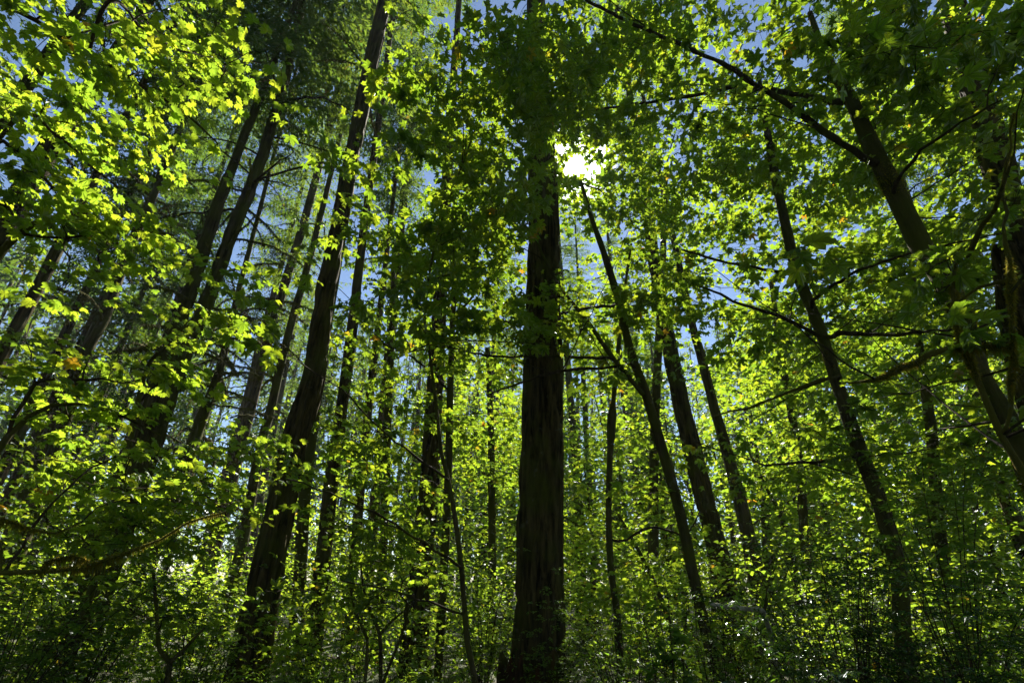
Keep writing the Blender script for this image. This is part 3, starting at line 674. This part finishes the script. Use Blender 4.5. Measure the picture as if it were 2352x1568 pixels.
broadleaf("maple_tree", "shaded overhanging maple whose dark leaves hang before the thick fir's top",
    [([(1091, 1566, 14), (1074, 1480, 13), (1067, 1396, 12), (1057, 1279, 12), (1041, 1163, 11), (1024, 1079, 10), (1014, 1043, 9), (1001, 923, 8), (984, 790, 6), (977, 700, 5), (1010, 520, 5), (1080, 330, 4), (1130, 180, 3)], 6.0, 6.6)],
    [([(1024, 1096, 6), (951, 1046, 5), (867, 977, 4), (784, 893, 3)], 6, 5.6), ([(1061, 1303, 6), (951, 1233, 6), (884, 1190, 5), (784, 1143, 4), (660, 1100, 3)], 6, 5.2), ([(1061, 1410, 5), (984, 1380, 5), (884, 1353, 4), (784, 1333, 3)], 6, 5.4)],
    [(1110, 210, 150, 210, 5.0, 7.0, 4.0, 14, .40, .108), (1000, 640, 150, 200, 5.7, 7.0, 2.2, 15, .42, .104), (960, 440, 150, 150, 6.4, 8.5, 2.4, 14, .42, .108), (1265, 195, 120, 185, 5.4, 8.0, 4.0, 14, .40, .108), (1100, 440, 110, 150, 6.0, 8, 3.6, 14, .40, .108), (780, 330, 80, 100, 6.5, 7.5, 0.8, 9, .34, .12),
     (860, 1130, 180, 120, 5.5, 7.5, 1.3, 13, .36, .085), (920, 1330, 160, 90, 5.4, 7, 1.0, 12, .34, .075), (600, 720, 60, 40, 5.5, 6.2, 1.0, 8, .3, .12), (690, 560, 110, 120, 6.5, 8, 0.5, 11, .36, .104)],
    group=BG, seed=36, whips=7)
broadleaf("maple_tree", "thin mossy maple pole with a dark burl beside the massive fir",
    [([(1424, 1539, 17), (1418, 1412, 16), (1404, 1312, 16), (1398, 1179, 14), (1401, 1046, 13), (1404, 985, 20), (1406, 950, 22), (1409, 920, 11), (1420, 800, 10), (1430, 700, 7), (1450, 560, 5)], 9, 9.4)],
    [([(1440, 1240, 6), (1490, 1210, 6), (1545, 1222, 5), (1590, 1235, 3)], 9, 8.4)],
    [(1470, 1130, 120, 110, 9, 12, 1.0, 12, .38, .085), (1390, 760, 90, 120, 8.6, 9.6, 0.8, 11, .36, .104)],
    group=BG, seed=37, moss=((0,), (), 320, .025, .5))
# maples deeper in the wood
for i, (lab, stem, zones) in enumerate([
    ("deeper maple whose sunlit leaves fill the gap behind the tall curved maple", ([(1850, 1260, 20), (1835, 1050, 18), (1800, 850, 15), (1770, 640, 10)], 18, 18), [(1740, 640, 350, 250, 17, 22, 2.2, 20, .75, .14), (1950, 950, 260, 190, 14, 19, 2.6, 16, .55, .104)]),
    ("deeper maple showing behind the limbs of the moss furred maple", ([(2160, 1230, 24), (2140, 1000, 22), (2110, 780, 16), (2090, 560, 10)], 13, 13), [(2120, 440, 260, 330, 9.5, 14, 3.2, 16, .58, .12), (2150, 950, 200, 240, 11, 15, 3.0, 16, .55, .104)]),
    ("deeper maple behind the sun, high crown full of small bright gaps", ([(1500, 1280, 24), (1505, 950, 20), (1520, 650, 16), (1530, 380, 9)], 15, 15), [(1400, 270, 320, 240, 8.6, 12, 2.8, 16, .6, .12), (1430, 760, 170, 260, 13, 17, 1.1, 15, .55, .104)]),
    ("deeper maple with bright leaves between the thick dark fir and the broad fir", ([(880, 1260, 20), (890, 980, 18), (900, 760, 14), (905, 560, 8)], 13.5, 13.5), [(900, 700, 170, 200, 12, 16, 0.9, 16, .55, .12), (900, 1010, 190, 170, 12, 16, 1.2, 16, .52, .10)]),
    ("deeper maple with sunlit crown showing beside the massive fir's trunk", ([(1130, 1300, 18), (1128, 1020, 16), (1120, 800, 12)], 15, 15), [(1120, 1000, 150, 160, 13, 17, 2.0, 14, .5, .10), (1110, 600, 150, 240, 12, 16, 1.0, 16, .55, .12)])]):
    broadleaf("maple_tree", lab, [stem], [], zones, group=BG, seed=41 + i, singles=150)

# vine maples on the left
broadleaf("vine_maple", "vine maple with a bright yellow green spray filling the upper left corner",
    [([(-150, 1250, 30), (-120, 950, 26), (-60, 700, 22), (20, 560, 16), (120, 500, 11), (250, 520, 7), (400, 540, 4)], 6.0, 6.0)],
    [([(-60, 700, 14), (0, 470, 12), (60, 540, 8), (200, 540, 5)], 6, 5.6), ([(-60, 690, 14), (-20, 330, 12), (120, 430, 8), (260, 560, 4)], 6.0, 5.6), ([(-40, 360, 11), (60, 260, 9), (150, 330, 6), (270, 430, 4)], 6, 5.4)],
    [(110, 300, 210, 140, 5.4, 6.2, 2.4, 24, .42, .062), (210, 510, 220, 90, 5.2, 5.7, 3.6, 30, .42, .064), (90, 130, 150, 120, 5.2, 6.6, 1.8, 22, .42, .062), (90, 620, 120, 60, 5.2, 6, 1.0, 22, .4, .06)],
    kind="vine", group=VG, seed=51, facing=1.2, flat=.06, tilt=9)
broadleaf("vine_maple", "dark vine maple bough slanting down in front of the upper left sky",
    [([(-300, 900, 22), (-260, 400, 20), (-120, 0, 14), (10, 10, 12), (150, 90, 10), (250, 150, 9), (330, 200, 8), (420, 255, 6), (500, 330, 4)], 4.0, 4.4)],
    [([(250, 0, 8), (320, 60, 7), (400, 110, 5), (470, 130, 4), (600, 145, 3)], 4.0, 5.0), ([(150, 90, 6), (250, 60, 5), (370, 20, 3)], 4.0, 4.2)],
    [(280, 140, 230, 90, 3.8, 4.6, 3.4, 22, .36, .058), (430, 235, 110, 60, 4.0, 4.6, 2.0, 18, .34, .058), (320, 40, 190, 70, 4.2, 5.2, 2.2, 22, .36, .058), (550, 135, 80, 28, 4.8, 5.2, 0.9, 12, .3, .062)],
    kind="vine", group=VG, seed=52)
broadleaf("vine_maple", "vine maple with a bright spray low in front of the twin fir",
    [([(-120, 1400, 26), (-60, 1150, 20), (20, 1000, 14), (120, 930, 9), (240, 940, 6), (370, 1000, 4)], 5.4, 5.4)],
    [([(20, 1000, 9), (80, 880, 7), (190, 870, 5), (280, 880, 3)], 5.4, 5.2)],
    [(150, 885, 180, 65, 5.1, 5.5, 3.8, 24, .38, .062), (310, 965, 80, 45, 5.0, 5.6, 3.0, 22, .34, .064), (390, 1060, 70, 30, 5.2, 5.8, 2.4, 18, .32, .06), (90, 960, 110, 50, 5, 6, 1.0, 20, .36, .06)],
    kind="vine", group=VG, seed=53, facing=1.2, flat=.06, tilt=9)
broadleaf("vine_maple", "vine maple with a small bright tuft across the twin fir's stems",
    [([(240, 1250, 16), (290, 1060, 13), (315, 930, 11), (345, 830, 8), (400, 780, 5), (430, 740, 3)], 8.5, 8.2)],
    [([(315, 930, 5), (360, 880, 5), (400, 850, 3)], 8.5, 8.3)],
    [(445, 705, 90, 40, 7.6, 8.6, 2.4, 22, .36, .062), (420, 790, 60, 40, 7.8, 8.6, 1.2, 18, .34, .06), (270, 800, 120, 70, 8.2, 9.6, 1.0, 20, .4, .06)],
    kind="vine", group=VG, seed=54, facing=1.2, flat=.06, tilt=9)
broadleaf("vine_maple", "shaded vine maple with a long moss hung limb low on the left",
    [([(-220, 1420, 22), (-100, 1330, 15), (0, 1315, 12), (100, 1312, 10), (190, 1302, 9), (300, 1265, 8), (370, 1238, 7), (430, 1200, 5), (520, 1175, 4)], 4.6, 5.2)],
    [([(110, 1290, 5), (165, 1275, 5), (205, 1290, 3)], 4.8, 4.7), ([(0, 1185, 5), (70, 1215, 5), (130, 1220, 4), (185, 1200, 3)], 4.9, 5.1), ([(0, 1320, 8), (100, 1180, 6), (240, 1060, 4), (360, 1050, 3)], 4.9, 6)],
    [(280, 1130, 310, 80, 5.0, 7.0, 2.6, 22, .38, .06), (90, 1240, 130, 70, 5.0, 6.5, 2.0, 20, .38, .06), (560, 1080, 150, 80, 6.5, 8.5, 3.0, 20, .38, .06), (420, 1190, 180, 70, 6, 8, 2.6, 20, .36, .06), (60, 1090, 130, 70, 6, 8, 2.2, 20, .38, .06)],
    kind="vine", group=VG, seed=55, bark=M_MOSSBR, moss=((0,), (0, 1), 2200, .022, .5))
broadleaf("vine_maple", "bright vine maple thicket between massive fir and slanting maple",
    [([(1560, 1500, 12), (1520, 1380, 11), (1470, 1270, 9), (1420, 1180, 6)], 11, 11.5)], [],
    [(1440, 1290, 130, 90, 10.5, 13, 3.4, 22, .42, .062), (1390, 1400, 100, 70, 10, 12.5, 3.0, 20, .42, .06), (1350, 1200, 70, 60, 11, 13, 1.6, 20, .4, .06)],
    kind="vine", group=VG, seed=56, facing=1.2, singles=150)
broadleaf("vine_maple", "vine maple with layered leaves under the thick dark fir",
    [([(384, 1566, 14), (390, 1520, 14), (366, 1490, 10), (359, 1396, 8), (352, 1313, 6)], 6.2, 6.4), ([(390, 1520, 10), (420, 1493, 8), (470, 1440, 5)], 6.2, 6.2)], [],
    [(330, 1330, 110, 90, 6.2, 8, 1.4, 20, .36, .055), (460, 1400, 120, 70, 6.4, 8.5, 1.4, 20, .36, .055)],
    kind="vine", group=VG, seed=57)
broadleaf("vine_maple", "many stemmed vine maple sapling between the black trunk and broad dark fir",
    [([(874, 1566, 9), (872, 1456, 9), (851, 1406, 7), (834, 1346, 5), (827, 1279, 4)], 6.6, 6.8), ([(872, 1456, 7), (900, 1425, 6), (930, 1400, 4)], 6.6, 6.5), ([(838, 1566, 8), (843, 1466, 7), (815, 1406, 6), (804, 1340, 4)], 6.6, 6.8), ([(880, 1566, 7), (928, 1440, 6), (940, 1390, 4)], 6.6, 6.5)], [],
    [(850, 1300, 110, 80, 6.4, 8, 1.4, 18, .34, .055)],
    kind="vine", group=VG, seed=58)

# ------------------------------------------------------------------ shrubs with small leaves
def shrub(name, label, px, D, h, w_, nst, nl, kind="oval", mat=None, size=.04, seed=1, group="understorey shrubs", singles=60, fork=True, cat="shrub"):
    rg = rng_(seed); p, _ = at(px, 1340, D); base = np.array([p[0], p[1], 0])
    root = link(name, None, loc=Vector(base)); root.empty_display_size = .2; tag(root, label, cat, group)
    mb = MB(); sprays = []
    for i in range(nst):
        az = rg.uniform(0, 6.28); out_ = w_ * rg.uniform(.2, 1); hh = h * rg.uniform(.55, 1.05)
        e = np.array([math.cos(az) * out_, math.sin(az) * out_, hh]); u = np.linspace(0, 1, 8)[:, None]
        pth = np.array([math.cos(az), math.sin(az), 0]) * .05 + e * np.concatenate([u ** 1.5, u ** 1.5, u ** .8], 1) + rg.normal(0, .02, (8, 3)) * u
        tube(mb, pth, .006 * (1 - u[:, 0]) + .002, 5)
        for j in range(int(nl)):
            s = rg.uniform(.25, 1); q = np.array([np.interp(s, u[:, 0], pth[:, k]) for k in range(3)])
            a2 = rg.uniform(0, 6.28); d = np.array([math.cos(a2), math.sin(a2), rg.uniform(-.1, .35)]) * rg.uniform(.25, .7) * w_ * .6
            tube(mb, np.array([q, q + d * .5 + [0, 0, .02], q + d]), [.0025, .002, .001], 3)
            n = int(12 + np.linalg.norm(d) / (size * .6)); t_ = rg.uniform(.15, 1.05, n)
            pos = q + d[None] * t_[:, None] + rg.normal(0, size * .25, (n, 3)); sdv = nrm(np.cross(d, [0, 0, 1.0])); sg = np.where(np.arange(n) % 2, 1, -1)
            dr = nrm(d)[None] * .6 + sdv[None] * sg[:, None] + rg.normal(0, .25, (n, 3)) + np.array([0, 0, -.15])
            up = np.array([0, 0, 1.0]) + .3 * sd + rg.normal(0, .3, (n, 3))
            sprays.append((pos + base, frames(dr, up), size * rg.uniform(.6, 1.3, n), rg.uniform(0, 1, n)))
    link("stems", mb.mesh("stems", M_TWIG, True), root)["kind"] = "stuff"
    emit_leaves(root, kind, sprays, rg, mat or M_SHRUB, singles, (2.5, 3.5, 6.0))
    return root

shrub("huckleberry_bush", "huckleberry with small flat leaves growing around the rotten stump", 1270, 7.3, 1.25, .7, 14, 9, size=.035, seed=61)
shrub("huckleberry_bush", "glinting huckleberry thicket at the foot of the thin maple pole", 1420, 6.4, 1.35, .8, 18, 10, size=.035, seed=62)
shrub("huckleberry_bush", "tall huckleberry with fine leaves before the slanting maple's base", 1600, 6.0, 1.75, .9, 20, 10, size=.032, seed=63)
shrub("huckleberry_bush", "dense small leaved shrub hiding the base of the dark leaning fir", 1690, 9.0, 2.5, 1.3, 20, 12, size=.035, seed=64)
shrub("holly_bush", "dark holly with glinting leaves around the curved maple's base", 1900, 5.2, 2.0, 1.0, 20, 10, size=.042, mat=M_HOLLY, seed=65)
shrub("holly_bush", "glossy dark holly at the lower right, before the curved maple", 2080, 4.6, 1.7, .9, 18, 10, size=.042, mat=M_HOLLY, seed=66)
shrub("holly_bush", "low dark shrub in the bottom right corner", 2260, 4.8, 1.7, 1.0, 18, 10, size=.045, mat=M_HOLLY, seed=67)
shrub("holly_bush", "dark glossy shrub at the bottom edge under the fallen log", 1740, 4.6, 1.25, .8, 18, 10, size=.04, mat=M_HOLLY, seed=68)
shrub("hazel_bush", "hazel shrub with broad toothed leaves under the mossy limb", 2150, 6.8, 3.2, 1.3, 16, 9, size=.075, seed=69)
shrub("hazel_bush", "leafy shrub at the lower left below the moss hung limb", 90, 6.2, 1.9, 1.2, 18, 10, size=.045, seed=70)
shrub("hazel_bush", "shrub of mixed light leaves in front of the twin fir's base", 260, 7.2, 1.8, 1.2, 18, 10, size=.045, seed=71)
shrub("hazel_bush", "small leaved shrub between thick dark fir and lichened trunk base", 480, 7.6, 1.6, 1.0, 16, 10, size=.042, seed=72)
shrub("hazel_bush", "shrub with pale leaf undersides at the broad dark fir's foot", 970, 6.2, .95, .6, 10, 8, size=.06, seed=73)
shrub("hazel_bush", "sunlit thicket shrub beside the massive fir, towards the slim maple", 1120, 9.0, 2.2, 1.2, 18, 10, size=.045, seed=74)
shrub("cascara_sapling", "sapling with few big oval bright leaves before the slanting maple", 1515, 4.6, 1.75, .28, 4, 3, size=.10, seed=75, singles=200)
shrub("huckleberry_sprig", "thin upright huckleberry sprig growing from the rotten stump", 1240, 6.9, 2.0, .45, 6, 6, size=.03, seed=76, singles=150)

# ------------------------------------------------------------------ rotten stump and fallen log
def stump():
    p, t_ = at(1212, 1500, 7.4); root = link("stump", None, loc=Vector((p[0], p[1], 0)))
    tag(root, "rotten reddish stump crumbling in front of the massive fir's base", "stump")
    rg = rng_(81); mb = MB(); n = 30; th = np.arange(n) / n * 6.283
    top = .72 + .2 * np.sin(th * 2 + 1) + rg.normal(0, .10, n)
    z = np.linspace(0, 1, 14); V = []
    for k in z:
        r = .36 * (1.25 - .3 * k) * (1 + .10 * np.sin(th * 7 + 2 * k) + rg.normal(0, .025, n))
        V.append(np.stack([np.cos(th) * r, np.sin(th) * r, k * top - .1], 1))
    for f_, zz in ((.8, -.04), (.5, -.25), (.15, -.35)):
        V.append(np.stack([np.cos(th) * .34 * f_, np.sin(th) * .34 * f_, top * (1 - .2 * (1 - f_)) - .1 + zz], 1))
    V = np.concatenate(V); m_ = len(z) + 3; i = np.arange(m_ - 1)[:, None] * n; j = np.arange(n)[None]; k = (j + 1) % n
    mb.add(V, np.stack([i + j, i + k, i + n + k, i + n + j], -1).reshape(-1, 4))
    link("stump_wood", mb.mesh("stump_wood", M_ROT, True), root)
    for a in (-1.9, -1.2, -.5):
        mb = MB(); c = np.array([math.cos(a) * .36, math.sin(a) * .36, 0])
        tube(mb, np.array([c + [0, 0, .05], c + [0, 0, .5], c * .95 + [0, 0, .65], c * .9 + [.02, 0, .85]]), [.09, .075, .05, .012], 7, furrow(.012, a + 9))
        link("splinter", mb.mesh("splinter", M_ROT, True), root)
stump()
def log():
    a, _ = at(1640, 1388, 7.0); b, _ = at(1750, 1394, 7.2)
    a[2] = max(a[2], .35); b[2] = a[2] - .05
    root = link("fallen_log", None, loc=Vector((a[0], a[1], 0))); tag(root, "short pale dead log lying across the dark shrubs, bark gone", "log")
    d = b - a; pts = np.array([a - d * .08, a, a + d * .4, a + d * .8, b, b + d * .5 + [0, .5, -.25], b + d * 1.0 + [0, 1.1, -.75]]); P2, R2 = smooth_path(pts, [.012, .022, .026, .028, .03, .03, .035], .05)
    mb = MB(); tube(mb, P2 - np.array(root.location), R2, 14, furrow(.01, 5.5, 1.5)); link("log_wood", mb.mesh("log_wood", bark_mat("bleached_wood", (.28, .25, .22), (.5, .46, .42), .05), True), root)
    mb = MB(); q = P2[len(P2) // 3] - np.array(root.location); tube(mb, np.array([q, q + [.03, -.05, .12], q + [.05, -.06, .26]]), [.02, .014, .004], 6)
    link("snag", mb.mesh("snag", M_TWIG, True), root)
log()

# ------------------------------------------------------------------ undergrowth and the far wood
def clump_field(name, label, cat, regions, kind, mat, seed, lods=(0, 9, 16)):
    rg = rng_(seed); mb = MB(); tw = MB()
    for (az0, az1, D0, D1, n, h0, h1, tiers, nl, rad, size) in regions:
        for i in range(n):
            az = R_(rg.uniform(az0, az1)); D = math.sqrt(rg.uniform(D0 * D0, D1 * D1)); h = rg.uniform(h0, h1)
            b = np.array([math.sin(az) * D, math.cos(az) * D, 0])
            for k in range(tiers):
                zz = h * (.12 + .88 * (k + rg.uniform(0, 1)) / tiers); c = b + np.array([rg.normal(0, rad * 1.0), rg.normal(0, rad * 1.0), zz])
                pos, rot, s, r = spray(rg, c, rad, nl, size, tilt=22, flat=.2, facing=1.2)
                scatter(mb, kind, 2 if D < lods[1] else 3, pos, rot, s, r, rg)
                if k % 2 == 0: tube(tw, np.array([b + [0, 0, .0], (b + c) / 2 + [0, 0, .1 * h], c]), [.007, .005, .002], 3)
    o = link(name, mb.mesh(name, mat)); tag(o, label, cat, kind="stuff")
    link("stems", tw.mesh("stems", M_TWIG), o)["kind"] = "stuff"
clump_field("undergrowth", "sunlit mass of small leaved undergrowth covering the forest floor", "undergrowth",
            [(-48, 48, 8, 16, 210, 1.2, 3.0, 7, 20, .42, .055), (-48, 48, 15, 34, 230, 1.6, 7.0, 9, 20, .62, .085), (-50, -8, 7, 13, 46, .8, 1.9, 7, 20, .38, .05)], "vine", M_VINE, 91)
clump_field("bramble_undergrowth", "low glinting undergrowth of small oval leaves near the bottom edge", "undergrowth",
            [(-50, 50, 4.2, 10, 170, .3, 1.0, 6, 34, .36, .038), (10, 50, 4.2, 9, 60, .6, 1.7, 7, 34, .36, .038)], "oval", M_SHRUB, 92)

def far_wood():
    rg = rng_(95); cr = MB(); tr = MB()
    root = link("distant_forest", None, loc=(0, 50, 0)); tag(root, "hazy far wood of firs seen through the gaps between trunks", "forest", kind="stuff")
    org = np.array([0, 50, 0.0])
    for i in range(210):
        az = R_(rg.uniform(-54, 54)); D = rg.uniform(36, 85); b = np.array([math.sin(az) * D, math.cos(az) * D, 0]); 
        H = rg.uniform(.72, 1.05) * min(.60 * (D - 3), 40)
        tube(tr, np.array([b, b + [0, 0, H * .5], b + [rg.normal(0, .3), 0, H]]) - org, np.array([.26, .18, .03]) * rg.uniform(.6, 1.4), 6)
        nb = 54
        for k in range(nb):
            s = (k + rg.uniform(0, 1)) / nb; z = H * (.12 + .88 * s); Lb = (2.4 + .04 * H) * (1 - s) ** .7 * rg.uniform(.5, 1.2) + .3
            a = rg.uniform(0, 6.28); d = np.array([math.cos(a), math.sin(a), 0]); n = 12
            u = rg.uniform(.1, 1, n); q = b + [0, 0, z] + d * (u * Lb)[:, None] + np.array([0, 0, -1.]) * (.3 * Lb * u * u)[:, None] + rg.normal(0, .16, (n, 3))
            e = d * .4 + rg.normal(0, .4, (n, 3)) + [0, 0, -.25]; e = nrm(e) * rg.uniform(.4, .9, n)[:, None]; ww = nrm(np.cross(e, rg.normal(0, .5, (n, 3)) + [0, 0, 1.])) * .11
            cr.add((np.stack([q - ww, q + ww, q + e], 1) - org).reshape(-1, 3), np.arange(3 * n).reshape(-1, 3), np.repeat(rg.uniform(0, .9, n), 3))
    o = link("crowns", cr.mesh("crowns", M_NEEDLE), root); o["kind"] = "stuff"
    o = link("trunks", tr.mesh("trunks", M_FIR, True), root); o["kind"] = "stuff"
far_wood()

def far_maples():
    rg = rng_(97); mb = MB(); tr = MB()
    root = link("distant_maples", None, loc=(8, 24, 0)); tag(root, "deep mass of far maple foliage closing the gaps behind the nearer trees", "forest", kind="stuff")
    org = np.array([8, 24, 0.0])
    for i in range(64):
        az = R_(rg.uniform(-14, 50)); D = rg.uniform(19, 38); b = np.array([math.sin(az) * D, math.cos(az) * D, 0]); H = min(.62 * (D - 8), 15) * rg.uniform(.75, 1.05)
        tube(tr, np.array([b, b + [.2, 0, H * .5], b + [rg.normal(0, .6), 0, H]]) - org, np.array([.14, .10, .02]), 6)
        for k in range(26):
            z = H * (.18 + .82 * rg.uniform(0, 1)); c = b + np.array([rg.normal(0, 1.5), rg.normal(0, 1.2), z])
            pos, rot, s_, r = spray(rg, c, .9, 26, .14, tilt=22, flat=.25, facing=.8); scatter(mb, "big", 3, pos - org, rot, s_, r, rg)
            tube(tr, np.array([b + [0, 0, z * .8], (b + [0, 0, z * .8] + c) / 2 + [0, 0, .1], c]) - org, [.02, .014, .005], 3)
    o = link("foliage", mb.mesh("foliage", M_BIG), root); o["kind"] = "stuff"
    o = link("trunks", tr.mesh("trunks", M_MAPLE, True), root); o["kind"] = "stuff"
far_maples()

# the same wood goes on beside and behind the photographer
def wood_behind():
    rg = rng_(98)
    root = link("surrounding_forest", None, loc=(0, -10, 0)); tag(root, "rest of the wood closing in beside and behind the viewpoint", "forest", kind="stuff")
    org = np.array([0, -10, 0.0]); mb = MB(); tr = MB()
    for i in range(64):
        az = R_(rg.uniform(62, 298)); D = math.sqrt(rg.uniform(4.5 ** 2, 30 ** 2)); b = np.array([math.sin(az) * D, math.cos(az) * D, 0]); H = rg.uniform(26, 38)
        tube(tr, np.array([b, b + [0, 0, H * .5], b + [rg.normal(0, .4), 0, H]]) - org, np.array([.32, .22, .03]) * rg.uniform(.6, 1.3), 10)
        o = link("crown", CROWNS[i % 4], root); z0 = rg.uniform(3, 8); k = rg.uniform(1.0, 1.4)
        o.matrix_local = Matrix.Translation(Vector(b - org) + Vector((0, 0, z0))) @ Matrix.Rotation(rg.uniform(0, 6.28), 4, 'Z') @ Matrix.Diagonal((k, k, (H - z0) / 24, 1)); o["kind"] = "stuff"
    for i in range(420):                           # broadleaf canopy over the path
        az = R_(rg.uniform(55, 305)) if rg.uniform() < .8 else R_(rg.uniform(0, 360)); D = math.sqrt(rg.uniform(0, 16 ** 2)) if True else 0
        c = np.array([math.sin(az) * D, math.cos(az) * D, 0.0])
        if c[1] > 2.0: continue
        c[2] = rg.uniform(6.5, 13) if D < 6 else rg.uniform(2, 13)
        pos, rot, s_, r = spray(rg, c, 1.0, 30, .15, tilt=20, flat=.2, facing=.3); scatter(mb, "big", 3, pos - org, rot, s_, r, rg)
    o = link("foliage", mb.mesh("foliage", M_BIG), root); o["kind"] = "stuff"
    o = link("trunks", tr.mesh("trunks", M_FIR, True), root); o["kind"] = "stuff"
wood_behind()

# ------------------------------------------------------------------ the air between the trees
def haze():
    mb = MB(); x, y0, y1, z0, z1 = 130, -30, 130, -1.5, 46
    v = [(-x, y0, z0), (x, y0, z0), (x, y1, z0), (-x, y1, z0), (-x, y0, z1), (x, y0, z1), (x, y1, z1), (-x, y1, z1)]
    mb.add(v, [(0, 3, 2, 1), (4, 5, 6, 7), (0, 1, 5, 4), (1, 2, 6, 5), (2, 3, 7, 6), (3, 0, 4, 7)])
    m, t, N, L = mat_new("haze_air"); out = N("ShaderNodeOutputMaterial"); pv = N("ShaderNodeVolumePrincipled")
    pv.inputs["Color"].default_value = (.80, .90, 1, 1); pv.inputs["Density"].default_value = HAZE; pv.inputs["Anisotropy"].default_value = 0.0
    L(pv.outputs[0], out.inputs["Volume"])
    o = link("haze", mb.mesh("haze", m)); tag(o, "thin bluish haze hanging between the trees", "haze", kind="stuff")
HAZE = 0.0008
haze()
